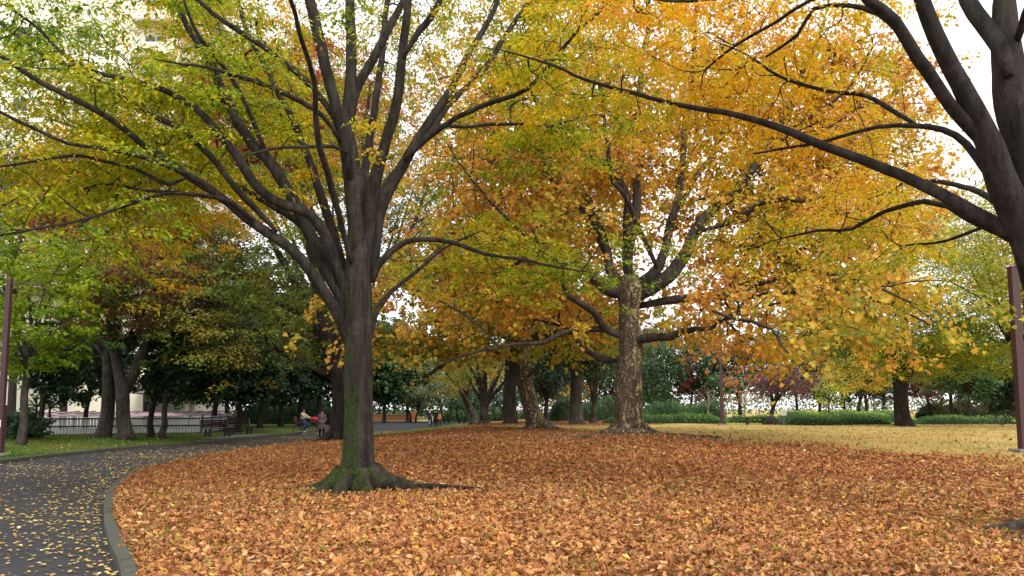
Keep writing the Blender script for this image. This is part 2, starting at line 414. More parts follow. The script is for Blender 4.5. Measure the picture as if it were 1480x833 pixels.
def generic_tree(name, label, cat, group, px, Y, gz, cpx, cpy, rpx, rpy, r0, ncl, nleaf, size, colors, kind='b', seed=1, bark=None,
                 spread=.8, flat=.25, leafmat=None, nl=6, fork=.35, depth=None, hole=-.25, lean=0.0, bias=None, noisek=.35, stems=1,
                 up=.2, droop=.25, min_r=.012, tws=3, stemgap=.6, shell=.5, nrj=1.0, traced=None):
    """tree at pixel column px and distance Y; crown ellipsoid centred at (cpx,cpy), radii in pixels at that distance"""
    X = (px - CX) / F * Y; zb = float(gz(X, Y)); base = np.array([X, Y, zb - .1])
    cc = P(cpx, cpy, Y); k = Y / F; rx, rz = rpx * k, rpy * k; ry = depth or rx
    o = empty(name, label, cat, group, loc=(0, 0, 0))
    T = Tree(seed); q = T.r
    zlow = cc[2] - rz
    if traced:
        for pts, ok in traced:
            T.limb([P(a, b, Y + (.4 * (i_ % 3 - 1) if i_ > 2 else 0)) for i_, (a, b, r_) in enumerate(pts)], [r_ * k for a, b, r_ in pts], .3, .03, ok, 1)
        stems = 0
    fh = zb + max(.8, (zlow - zb) * (1 - fork) + .2)
    mb = MB()
    for s_ in range(stems):
        off = np.array([(s_ - (stems - 1) / 2) * stemgap, q.uniform(-.2, .2), 0]) if stems > 1 else np.zeros(3)
        top = np.array([X + (cc[0] - X) * .05 + lean, Y, fh]) + off
        topc = cc + np.array([0, 0, rz * .35]) + off * 1.5
        mid = (top + topc) / 2 + q.normal(size=3) * .07 * rx
        bt = np.array([(base[0] * .6 + top[0] * .4), base[1], (base[2] + top[2]) / 2]); pts = [base + off * .4, base + off * .5 + [0, 0, .35], bt + off * .2 + q.normal(size=3) * [.04, .04, 0], top, mid, topc]
        pts = np.array(pts); rr = np.array([r0 * 1.5, r0 * 1.08, r0 * .92, r0 * .8, r0 * .45, .03])
        T.limb(pts, rr, .3, .02, .55, .3)
        for j in range(nl):
            a = 2 * pi * (j + q.uniform(0, .7)) / nl; e = q.uniform(.1, .95); f = q.uniform(.0, .5)
            st = top * (1 - f) + mid * f
            en = cc + np.array([rx * cos(a) * q.uniform(.5, .85), ry * sin(a) * q.uniform(.5, .85), rz * (e - .45)])
            md = st * .5 + en * .5 + np.array([0, 0, q.uniform(-.02, .16) * rz * 2])
            T.limb([st, st * .7 + md * .3 + [0, 0, .1 * rz], md, en], [r0 * .45, r0 * .36, r0 * .22, .02], .3, .04, .35, 1)
    C = []
    while len(C) < ncl:
        v = q.normal(size=(ncl * 2, 3)); v = unit(v) * (q.random((len(v), 1)) ** (1 / (2 + 2 * shell)))
        p = cc + v * np.array([rx, ry, rz]); lump = snoise(p, 2.2 / max(rx, .5), seed)
        keep = (lump > hole + q.normal(0, .12, len(p))); C += list(p[keep])
    C = np.array(C[:ncl]); C[:, 2] = np.maximum(C[:, 2], zb + .4)
    T.grow(C, up=up, step=max(.3, rx * .1)); T.finish_radii(.010, .45, r0 * .5)
    T.wood(o, bark or M['dark_bark'], sides=10, limbs_apart=False, tw_sides=tws, min_r=min_r)
    T.foliage(o, nleaf, size, colors, kind, leafmat, spread, flat, bias, seed=seed, noisek=noisek, droop=droop, nscale=1.3 / max(rx, .5), nrj=nrj)
    return o
SKYV, EXPO = 9.0, 0.55
# ------------------------------------------------------------------ ground, path, kerbs
IN = np.array([(-1.2, -12), (-1.2, 0), (-1.6, 3), (-2.6, 5.5), (-3.7, 7.7), (-4.66, 9.4), (-5.8, 11.5), (-7.2, 14.3), (-7.9, 15.9), (-9.4, 20), (-10.1, 24.2),
               (-10.4, 28.7), (-9.9, 38.8), (-9.1, 47.8), (-7.7, 62), (-6.5, 81), (-5, 95), (1, 109)], float)
OUT = np.array([(-11, -12), (-13, 5), (-15, 15), (-15.2, 23.3), (-15.5, 27), (-15.5, 33), (-14.6, 36.9), (-14.1, 46.6), (-14, 52), (-14.2, 62), (-15.5, 88), (-20, 109)], float)
def dense(p): return catmull(np.column_stack([p, np.zeros(len(p))]), .4)[:, :2]
IND, OUTD = dense(IN), dense(OUT)
def xin(y): return np.interp(y, IND[:, 1], IND[:, 0])
def xout(y): return np.interp(y, OUTD[:, 1], OUTD[:, 0])
def gz(x, y):
    x = np.asarray(x, float); y = np.asarray(y, float)
    di = x - xin(y); do = xout(y) - x
    isl = .09 + .59 * sm(di, 0, 9) * sm(y, 9, 25) * (1 - .35 * sm(y, 60, 100)) + .035 * np.sin(x * .9 + 1) * np.sin(y * .7) * sm(di, .5, 3)
    isl = isl + .10 * np.exp(-((x - 3.8) ** 2 + (y - 26) ** 2) / 10)
    law = .10 + .18 * sm(do, 0, 5) * sm(y, 24, 38)
    z = np.where(di > 0, isl, np.where(do > 0, law, -.02))
    far = np.where(di > 0, isl, np.where(do > 0, law, .09))
    return np.where(y > 109, far, z)
ys = np.concatenate([np.arange(-12, 40, .25), np.arange(40, 109, .8), [108.99], [109.01], np.geomspace(110, 2500, 40)])
offs = np.concatenate([np.arange(0, 24, .3), np.geomspace(24, 1800, 40)])
rows = []
for y in ys:
    xi, xo = float(xin(y)), float(xout(y))
    L = xo - offs[::-1]; L[-1] -= .09
    Rr = xi + offs; Rr[0] += .09
    mid = np.linspace(xo - .085, xi + .085, 4)
    rows.append(np.column_stack([np.concatenate([L, mid, Rr]), np.full(len(L) + 4 + len(Rr), y)]))
G = np.array(rows); nr_, nc_ = G.shape[:2]
Z = gz(G[..., 0], G[..., 1]); Z[ys < 109, len(offs):len(offs) + 4] = -.02; Vg = np.dstack([G, Z]).reshape(-1, 3)
ii, jj = np.meshgrid(np.arange(nr_ - 1), np.arange(nc_ - 1), indexing='ij'); a = (ii * nc_ + jj).ravel()
Fg = np.column_stack([a, a + 1, a + nc_ + 1, a + nc_])
YB = lambda x: np.interp(x, [-8, 0, 3, 5, 7.7, 9.9, 14, 30], [44, 38, 31, 23.5, 19.8, 16.5, 14, 13])
def litter_w(x, y):
    nz = snoise(np.column_stack([x, y, 0 * x]), .5, 3)
    w = 1 - sm(y - YB(x) + nz * 2.2, -2.2, 4.2)
    back = np.where((y > 44) & (x > -3.5) & (x < 9.5), .9, 0) * (1 - sm(np.abs(x - 3), 5, 7)) * sm(y, 44, 50)
    return np.where(x > xin(y), np.maximum(w, back), 0)
wl = litter_w(Vg[:, 0], Vg[:, 1])
grn = np.where((Vg[:, 0] < xout(Vg[:, 1])), 1.0, 0)
nzg = snoise(Vg * [1, 1, 0], .18, 9)
grn = np.maximum(grn, np.where(Vg[:, 0] > xin(Vg[:, 1]), sm(-Vg[:, 0] * .12 + nzg * .4, -.35, .7) * sm(Vg[:, 1], 30, 45), 0))
brightlawn = sm(Vg[:, 1], 50, 56) * (Vg[:, 0] > 8) * (1 - sm(Vg[:, 1], 66, 74))
cols = np.column_stack([wl, np.maximum(grn, brightlawn), brightlawn])
t = NT('ground'); co = t.coord(); at = t.n('ShaderNodeAttribute', attribute_name='Col'); sp = t.n('ShaderNodeSeparateColor', {0: at.outputs['Color']})
vo = t.n('ShaderNodeTexVoronoi', {'Vector': co, 'Scale': 9.0}); vs = t.n('ShaderNodeSeparateColor', {0: vo.outputs['Color']})
n1 = t.noise(co, 1.2, 5); n2 = t.noise(co, 30, 4, .7); n3 = t.noise(co, .35, 4)
lit = t.ramp(vs.outputs[0], [(0, (.10, .04, .015)), (.35, (.26, .095, .03)), (.7, (.40, .17, .055)), (1, (.5, .28, .12))])
lit = t.mix(t.math('MULTIPLY', n2, .5), lit, (.12, .05, .02))
straw = t.mix(t.ramp(n1, [(.35, (0, 0, 0)), (.65, (1, 1, 1))]), (.43, .32, .12), (.52, .38, .15))
straw = t.mix(t.ramp(n3, [(.45, (0, 0, 0)), (.7, (.5, .5, .5))]), straw, (.27, .27, .08))
straw = t.mix(t.math('MULTIPLY', n2, .35), straw, (.20, .14, .05))
grs = t.mix(n1, (.035, .075, .012), (.13, .17, .03)); grs = t.mix(t.math('MULTIPLY', n2, .4), grs, (.05, .05, .02))
blw = t.mix(n1, (.20, .30, .03), (.35, .42, .07))
c = t.mix(sp.outputs[1], straw, grs); c = t.mix(sp.outputs[2], c, blw)
edge = t.math('ADD', sp.outputs[0], t.math('MULTIPLY', t.math('SUBTRACT', n2, .5), .7)); em = t.ramp(edge, [(.35, (0, 0, 0)), (.6, (1, 1, 1))])
c = t.mix(em, c, lit)
gm = t.done(t.bsdf(c, .95, t.math('ADD', n2, vo.outputs['Distance']), .6, .03, .1))
ground = npmesh('ground', Vg, Fg, gm, None, cols, True); tag(ground, kind='structure')
# asphalt
t = NT('asphalt'); co = t.coord(); n1 = t.noise(co, .8, 5, .6); n2 = t.noise(co, 120, 3, .7); n3 = t.noise(t.coord((1, .25, 1)), .9, 4)
c = t.mix(n1, (.018, .018, .020), (.054, .053, .056)); c = t.mix(t.ramp(n2, [(.45, (0, 0, 0)), (.75, (1, 1, 1))]), c, (.065, .065, .075))
c = t.mix(t.ramp(n3, [(.55, (0, 0, 0)), (.7, (.6, .6, .6))]), c, (.03, .03, .034))
am = t.done(t.bsdf(c, .9, n2, .35, .006, .12))
yy = np.concatenate([np.arange(-12, 109, .5), [109.0]])
Vp = np.vstack([np.column_stack([xout(yy) * (1 - k / 6) + xin(yy) * k / 6, yy, np.full(len(yy), .0) + .012 * sin(pi * k / 6)]) for k in range(7)])
n = len(yy); Fp = np.vstack([np.column_stack([k * n + np.arange(n - 1), (k + 1) * n + np.arange(n - 1), (k + 1) * n + np.arange(1, n), k * n + np.arange(1, n)]) for k in range(6)])
tag(npmesh('path', Vp, Fp, am, None, None, True), kind='structure')
# kerbs: real stones 0.6 m long with joints, one continuous line per side
t = NT('kerb_concrete'); co = t.coord(); n1 = t.noise(co, 3, 6, .7); n2 = t.noise(co, 60, 3)
c = t.mix(n1, (.035, .036, .028), (.125, .12, .10)); c = t.mix(t.ramp(t.noise(co, 5, 4), [(.5, (0, 0, 0)), (.7, (.7, .7, .7))]), c, (.04, .055, .022))
km = t.done(t.bsdf(c, .9, n2, .5, .008, .2))
def kerb(line, side, y0, y1, w=.15, h=.14, name='kerb'):
    l = line[(line[:, 1] >= y0) & (line[:, 1] <= y1)]
    s = np.concatenate([[0], np.cumsum(np.linalg.norm(np.diff(l, axis=0), axis=1))]); mb = MB()
    q = np.arange(0, s[-1] - .6, .6)
    for s0 in q:
        prof = []
        for ss in np.linspace(s0 + .006, s0 + .594, 4):
            x = np.interp(ss, s, l[:, 0]); y = np.interp(ss, s, l[:, 1]); x2 = np.interp(ss + .05, s, l[:, 0]); y2 = np.interp(ss + .05, s, l[:, 1])
            tx, ty = x2 - x, y2 - y; nn = math.hypot(tx, ty) + 1e-9; nx, ny = side * ty / nn, -side * tx / nn
            prof.append([(x + nx * d, y + ny * d, z) for d, z in ((0, -.05), (0, h - .03), (.03, h), (w - .02, h), (w, h - .02), (w, -.05))])
        V = np.array(prof).reshape(-1, 3) + [0, 0, rng.normal(0, .003)]; Fs = []
        for i in range(3):
            for j in range(5): Fs.append((i * 6 + j, i * 6 + j + 1, (i + 1) * 6 + j + 1, (i + 1) * 6 + j))
        Fs += [tuple(range(6)), tuple(18 + j for j in range(5, -1, -1))]
        mb.add(V, Fs)
    tag(mb.build(name, km), kind='structure')
kerb(IND, 1, -5, 36); kerb(OUTD, -1, 8, 108)
# ------------------------------------------------------------------ fallen leaves
def scatter(n, ymin, ymax, dens, lat=.74, extra=1.0):
    """points with density dens(x,y) per m2"""
    out = []; area = lat * (ymax ** 2 - ymin ** 2); mx = n / area
    y = np.sqrt(rng.uniform(ymin ** 2, ymax ** 2, n)); x = rng.uniform(-1, 1, n) * (lat * y + extra)
    k = rng.random(n) * mx < dens(x, y)
    return x[k], y[k]
def litter_colors(n, cols, p): return np.array(cols)[rng.choice(len(cols), n, p=p)] * rng.uniform(.62, 1.25, (n, 1))
LC = [(.52, .24, .082), (.40, .16, .056), (.25, .10, .042), (.56, .34, .145), (.60, .36, .07), (.32, .26, .05)]
LP = [.34, .28, .17, .13, .06, .02]
def lay(x, y, size, sv, cols, name, tilt, lift, tv=PLV, tf=PLF, curlm=1.0, mat='litter', zf=None):
    n = len(x); z = (gz(x, y) if zf is None else zf(x, y)) + rng.uniform(.003, lift, n)
    a = rng.uniform(0, 2 * pi, n); ax = np.column_stack([np.cos(a), np.sin(a), rng.normal(0, tilt, n)])
    nr = np.column_stack([rng.normal(0, tilt, n), rng.normal(0, tilt, n), np.ones(n)])
    s_ = size * (1 + rng.normal(0, sv, n)).clip(.35, 1.8)
    c = np.column_stack([x, y, z + s_ * tilt * .25])
    V = leaf_verts(c - unit(ax) * s_[:, None] * .5, ax, nr, s_, tv, rng.normal(.5, .5, n) * curlm)
    o = npmesh(name, V, leaf_faces(n, len(tv), tf), M[mat], None, np.repeat(cols, len(tv), 0).clip(0, .92)); tag(o, kind='stuff'); return o
def dn(x, y):
    w = litter_w(x, y); di = x - xin(y); w = np.where(y < 44, w, w * .25)
    gap = sm(snoise(np.column_stack([x, y, 0 * x]), 1.3, 21), .40, .85) * .7
    green = np.exp(-(((x - 7.2) / 2.2) ** 2 + ((y - 10.2) / 1.3) ** 2)) * .6 + np.exp(-(((x + 3.0) / 1.3) ** 2 + ((y - 14.2) / .8) ** 2)) * .3
    w = w * (.55 + .45 * sm(di, .1, 1.3)) * (1 - gap) * (1 - green); w = np.maximum(w, (di > 0) * (.010 + .06 * np.exp(-np.maximum(y - YB(x), 0) / 3.5)) * (y < 47))
    return np.where(di > .14, 1100 * w * np.clip(17 / (y + 4), .28, 1), 0)
x, y = scatter(3400000, 5.5, 60, dn)
c = litter_colors(len(x), LC, LP)
tone = snoise(np.column_stack([x, y, 0 * x]), .45, 31)[:, None]; c = c * (1 + .13 * tone)
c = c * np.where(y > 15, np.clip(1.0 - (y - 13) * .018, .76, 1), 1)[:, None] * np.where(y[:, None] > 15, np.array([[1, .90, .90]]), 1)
k = rng.random(len(x)) < .3
lay(x[k], y[k], .052, .45, c[k], 'fallen_leaves', .36, .035, curlm=1.6)
CR = np.array([(0, 0, 0), (.20, .12, .10), (.26, .5, .16), (.12, .85, .02), (0, 1.0, -.12), (-.14, .80, .06), (-.30, .45, .0), (-.16, .15, -.03)])
CRF = np.array([[0, i, i + 1] for i in range(1, 7)])
lay(x[~k], y[~k], .056, .45, c[~k], 'curled_leaves', .42, .035, CR, CRF, 2.2)
print('LITTER', len(x))
# yellow zelkova leaves on asphalt and scattered over the litter
YC = [(.72, .50, .10), (.62, .42, .16), (.50, .28, .09), (.66, .58, .28), (.32, .30, .06)]
def dp(x, y):
    on = (x < xin(y) - .02) & (x > xout(y) + .05)
    nz = snoise(np.column_stack([x, y, 0 * x]), .8, 8)
    edge = np.exp(-(xin(y) - x) / 1.6)
    return np.where(on, (13 + 95 * edge ** 1.6 + 46 * sm(nz, -.3, .8)) * np.where(y < 30, 1, .8), 0)
x, y = scatter(500000, 5.5, 60, dp); print('PATHLEAVES', len(x))
lay(x, y, .055, .3, litter_colors(len(x), YC, [.4, .25, .15, .12, .08]), 'path_leaves', .16, .006, BL, ZF, .6, zf=lambda x, y: 0 * x + .012)
x, y = scatter(60000, 5.5, 34, lambda x, y: np.where(x > xin(y) + .2, 6, 0) * litter_w(x, y))
lay(x, y, .065, .3, litter_colors(len(x), YC, [.5, .2, .1, .1, .1]), 'yellow_leaves', .4, .08, BL, ZF, .6)
x, y = scatter(250000, 18, 50, lambda x, y: np.where(x < xout(y) - .2, 7, 0))
lay(x, y, .07, .3, litter_colors(len(x), [(.5, .3, .1), (.4, .2, .08), (.6, .45, .12)], [.4, .3, .3]), 'lawn_leaves', .3, .05, BL, ZF, .6)
# grass blades
def blades(x, y, h, cols, name, wd=.012):
    n = len(x); z = gz(x, y) - .01; a = rng.uniform(0, 2 * pi, n); w = wd * rng.uniform(.6, 1.5, n); hh = h * rng.uniform(.5, 1.3, n)
    dx, dy = np.cos(a) * w, np.sin(a) * w; lx, ly = rng.normal(0, .4, n) * hh, rng.normal(0, .4, n) * hh
    b = np.column_stack([x, y, z]); V = np.stack([b - np.column_stack([dx, dy, 0 * x]), b + np.column_stack([dx, dy, 0 * x]), b + np.column_stack([lx, ly, hh])], 1)
    o = npmesh(name, V.reshape(-1, 3), np.arange(n * 3).reshape(-1, 3), M['grass'], None, np.repeat(cols, 3, 0).clip(0, .9)); tag(o, kind='stuff')
x, y = scatter(700000, 17, 48, lambda x, y: np.where(x < xout(y) - .2, 110 * np.clip(26 / y, .4, 1) ** 2, 0))
c = pal(.5 + .5 * snoise(np.column_stack([x, y, 0 * x]), .5, 4) + rng.normal(0, .15, len(x)), [(.035, .08, .012), (.07, .17, .018), (.15, .18, .035), (.30, .22, .08)])
blades(x, y, .09, c, 'lawn_grass', .02)
x, y = scatter(900000, 13, 54, lambda x, y: np.where((x > xin(y) + .3), 150 * np.clip(20 / y, .25, 1) ** 2, 0) * (1 - litter_w(x, y)) * (1 - sm(y, 50, 54)))
c = pal(.35 + .4 * snoise(np.column_stack([x, y, 0 * x]), .35, 5) + rng.normal(0, .2, len(x)), [(.60, .44, .18), (.50, .37, .13), (.40, .33, .10), (.22, .26, .05)])
blades(x, y, .06, c, 'straw_grass', .02)
x, y = scatter(300000, 6, 26, lambda x, y: np.where(x > xin(y) + .16, 1, 0) * (90 * sm(snoise(np.column_stack([x, y, 0 * x]), 1.3, 21), .45, .9) + 120 * np.exp(-(x - xin(y)) / .35) * sm(y, 6, 9)
    + 300 * np.exp(-(((x - 7.2) / 2.0) ** 2 + ((y - 10.2) / 1.1) ** 2)) + 220 * np.exp(-(((x + 3.0) / 1.2) ** 2 + ((y - 14.1) / .6) ** 2))))
c = pal(rng.uniform(0, 1, len(x)), [(.05, .10, .015), (.13, .22, .03), (.30, .30, .06)])
blades(x, y, .11, c, 'grass_tufts', .009)
# ------------------------------------------------------------------ the three near trees, traced limbs at their own distances
def trace(T, D, pts, dy=(0, 0), ok0=.25, fol=1.0, wig=.03, rs=1.0):
    """pts: (px,py,radius px); dy: depth offset from D at start and end of the limb"""
    n = len(pts); s = np.concatenate([[0], np.cumsum([math.hypot(pts[i + 1][0] - pts[i][0], pts[i + 1][1] - pts[i][1]) for i in range(n - 1)])])
    s = s / s[-1]; W = []; R = []
    for (px, py, r), f in zip(pts, s):
        Y = D + dy[0] + (dy[1] - dy[0]) * f ** 1.2; W.append(P(px, py, Y)); R.append(r * Y / F * (.55 if f == 0 and r < 20 else 1) * rs)
    return T.limb(W, R, .22, wig, ok0, fol)
ZC = [(.06, .13, .010), (.14, .24, .012), (.28, .36, .016), (.46, .45, .02), (.72, .50, .02), (.70, .34, .02)]
# ---- main zelkova
D1 = 14.5
z1 = empty('zelkova_tree', 'large zelkova with mossy flared trunk and yellow-green leaves beside the path bend', 'tree')
zb = float(gz(P(516, 700, D1)[0], D1)); X1 = P(516, 700, D1)[0]
tp = [(516, 705, 42), (516, 690, 31), (517, 670, 25), (518, 640, 22.5), (518, 600, 20.5), (518, 540, 20), (518, 480, 20), (517, 430, 20.5), (517, 385, 18), (516, 340, 14), (514, 300, 10)]
trunk_mesh([P(a, b, D1) for a, b, r in tp], [r * .95 * D1 / F for a, b, r in tp], z1, M['mossy_bark'], 3, 40, .7, .1, .05, 4)
roots(z1, (X1, D1), .50, M['mossy_bark'], 4, 9, 1.1, gz, .30, [.1, .7, 1.5, 2.3, 3.1, 3.8, 4.4, 5.1, 5.8])
rt = np.array([(X1 + .30, D1 - .25, .10), (X1 + .9, D1 - .45, .07), (X1 + 1.5, D1 - .40, .06), (X1 + 2.4, D1 - .6, .03)])
rt[:, 2] *= 1; cc = catmull(np.column_stack([rt[:, :2], gz(rt[:, 0], rt[:, 1]) + rt[:, 2] * .9 + .02, rt[:, 2]]), .12); mb = MB(); mb.tube(cc[:, :3], cc[:, 3], 8)
mb.build('root', M['zelkova_bark'], z1, True)
T = Tree(1, 90000)
L1 = [
 ([(516, 400, 17), (515, 290, 18), (505, 230, 16), (500, 190, 14), (507, 120, 11), (508, 60, 10), (505, 0, 9), (505, -120, 6), (500, -260, 3)], (0, 1), .5),
 ([(507, 260, 11), (496, 200, 12), (483, 144, 11), (465, 72, 11), (447, 0, 10), (435, -90, 7), (420, -230, 3)], (0, -1.5), .4),
 ([(510, 175, 8), (515, 130, 8.5), (540, 85, 8), (560, 45, 7), (582, 0, 6), (600, -60, 5), (620, -180, 2.5)], (.3, 1.5), .3),
 ([(497, 195, 8), (472, 152, 6), (440, 115, 6), (400, 80, 5), (360, 54, 5), (306, 18, 4), (270, -15, 3.5), (220, -70, 2)], (0, -2.5), .25),
 ([(492, 205, 6), (468, 169, 5), (418, 137, 5), (378, 119, 4.5), (342, 108, 4), (300, 96, 3), (262, 92, 2), (225, 86, 1.2)], (-.2, -3), .25),
 ([(503, 222, 4), (483, 212, 3.5), (440, 212, 3), (396, 216, 2.5), (350, 226, 1.5)], (-.2, -2), .2),
 ([(530, 385, 15), (537, 285, 12), (553, 216, 10), (573, 144, 9), (583, 79, 8), (593, 0, 6.5), (598, -80, 5), (600, -200, 2.5)], (.1, -1.5), .4),
 ([(582, 85, 6), (605, 45, 6), (625, 20, 6), (640, -15, 5), (662, -70, 4), (690, -170, 2)], (-1.2, -2.2), .2),
 ([(540, 400, 14), (548, 300, 14), (587, 230, 10), (623, 173, 8.5), (655, 125, 7.5), (674, 86, 6.5), (706, 29, 5.5), (730, -20, 4.5), (770, -110, 2.5)], (.1, 1.8), .4),
 ([(585, 232, 8), (620, 195, 6), (650, 150, 6), (700, 100, 5.5), (735, 45, 5), (772, -10, 4), (820, -80, 2)], (.3, 3.5), .35),
 ([(590, 228, 6), (616, 202, 5.5), (652, 176, 5), (690, 158, 4.5), (724, 144, 4.5), (760, 130, 4), (796, 90, 3.5), (832, 47, 3), (883, 0, 2.5), (930, -50, 1.5)], (0, -3), .25),
 ([(605, 208, 4), (632, 182, 3.2), (670, 183, 3), (710, 180, 3), (760, 179, 2.8), (796, 183, 2.5), (835, 172, 2), (868, 166, 1.5)], (0, 2), .25),
 ([(538, 408, 8), (549, 381, 6.5), (575, 357, 5.5), (602, 345, 4.5), (652, 347, 4), (700, 366, 3.2), (770, 378, 2.5), (850, 392, 1.5)], (0, 1.5), .3),
 ([(528, 505, 9), (534, 486, 7), (545, 450, 5.5), (567, 420, 4.5), (600, 392, 3.5), (640, 360, 2.5), (690, 335, 1.5)], (0, 3), .4),
 ([(503, 500, 13), (492, 462, 11.5), (470, 425, 11), (450, 395, 10.5), (425, 365, 10), (395, 343, 9.5), (360, 318, 9), (330, 292, 8.5), (288, 263, 8), (230, 223, 6.5), (202, 205, 6), (162, 173, 5.5), (108, 144, 5), (47, 112, 4.5), (0, 81, 4), (-70, 50, 2.5)], (0, -3.5), .35),
 ([(506, 470, 13), (492, 425, 12), (472, 390, 12), (452, 350, 11), (428, 300, 10.5), (396, 245, 10), (367, 212, 9.5), (346, 180, 9), (322, 135, 8), (305, 95, 7), (275, 45, 6), (250, -5, 5), (215, -80, 3)], (0, .5), .35),
 ([(396, 245, 5), (371, 191, 4.5), (357, 155, 4.5), (331, 104, 4), (299, 68, 4), (278, 35, 3), (264, -5, 2)], (.2, -1.2), .35),
 ([(505, 440, 12), (475, 350, 10), (447, 310, 9.5), (396, 290, 9), (367, 262, 8.5), (342, 223, 8), (310, 185, 7), (281, 155, 6), (234, 128, 5), (191, 115, 4), (137, 104, 3.5), (90, 76, 3), (61, 43, 2.5), (14, 10, 2)], (0, -2.5), .35),
 ([(400, 335, 6), (372, 305, 6), (340, 272, 6), (306, 227, 6), (259, 187, 6), (216, 166, 5.5), (173, 142, 5.5), (137, 116, 5), (101, 94, 4.5), (47, 67, 4.2), (0, 32, 4), (-60, -10, 2.5)], (-.8, -1), .3),
 ([(300, 270, 5), (252, 243, 4.5), (198, 223, 4), (144, 216, 3.5), (97, 209, 3), (47, 184, 3), (0, 162, 2.8), (-60, 140, 1.8)], (-1.5, -3.5), .25),
 ([(270, 258, 4), (245, 267, 3.5), (198, 245, 3.2), (144, 232, 3), (108, 225, 3), (50, 233, 2.5), (0, 241, 2), (-50, 246, 1.4)], (-1.5, -2.5), .2),
 ([(365, 318, 5), (335, 292, 4), (290, 283, 3.5), (240, 282, 3), (182, 300, 3), (150, 309, 3), (110, 319, 2.8), (68, 327, 2.5), (30, 335, 2.5), (0, 341, 2), (-50, 352, 1.4)], (-1, -4), .25),
 ([(300, 283, 3), (240, 277, 2.8), (205, 277, 2.6), (169, 268, 2.4), (133, 270, 2), (79, 295, 1.5)], (-1.5, -.5), .2),
 ([(508, 430, 9), (480, 330, 8), (455, 260, 7), (430, 190, 6), (395, 120, 5), (360, 50, 4.5), (330, -40, 3)], (.5, 3), .35),
 ([(512, 400, 9), (520, 300, 8), (535, 200, 7), (548, 110, 6), (560, 0, 5), (575, -120, 3)], (.5, 4), .4),
 ([(505, 430, 8), (460, 350, 7), (400, 300, 6), (330, 262, 5), (250, 235, 4), (160, 200, 3), (70, 170, 2)], (.5, 3.5), .3),
 ([(507, 380, 7), (485, 290, 6), (460, 200, 6), (450, 100, 5), (400, -60, 4)], (-.2, -4.5), .45),
]
for pts, dy, ok in L1: trace(T, D1, pts, dy, ok, .85 if pts[-1][1] < -100 else 1.0, .03, .80)
C = T.limb_samples(3300, (.80, .15, .32), .30); C[:, 1] += np.abs(T.r.normal(0, 2.1, len(C))) + .3 - 1.6 * (T.r.random(len(C)) < .07)
C = C[C[:, 2] > 2.9]
C = C[(T.r.random(len(C)) < .16 + .84 * sm(np.hypot(C[:, 0] - X1, (C[:, 1] - D1) * .6), 1.6, 4.0))]
# thinner right behind the trunk, thicker in the left fan
T.grow(C, up=.15, step=.26, wig=.06); T.finish_radii(.0045, .5, .05)
T.wood(z1, M['mossy_bark'], tw_sides=4, sides=12)
T.foliage(z1, 66, .091, ZC, 'z', M['leaf'], .50, .09, lambda C: .06 * sm(-C[:, 0], 3, 9) - .02 + .10 * sm(-C[:, 2], -6, -3), .15, .35, .45, 1, 6)
print('Z1', T.n, len(T.C))
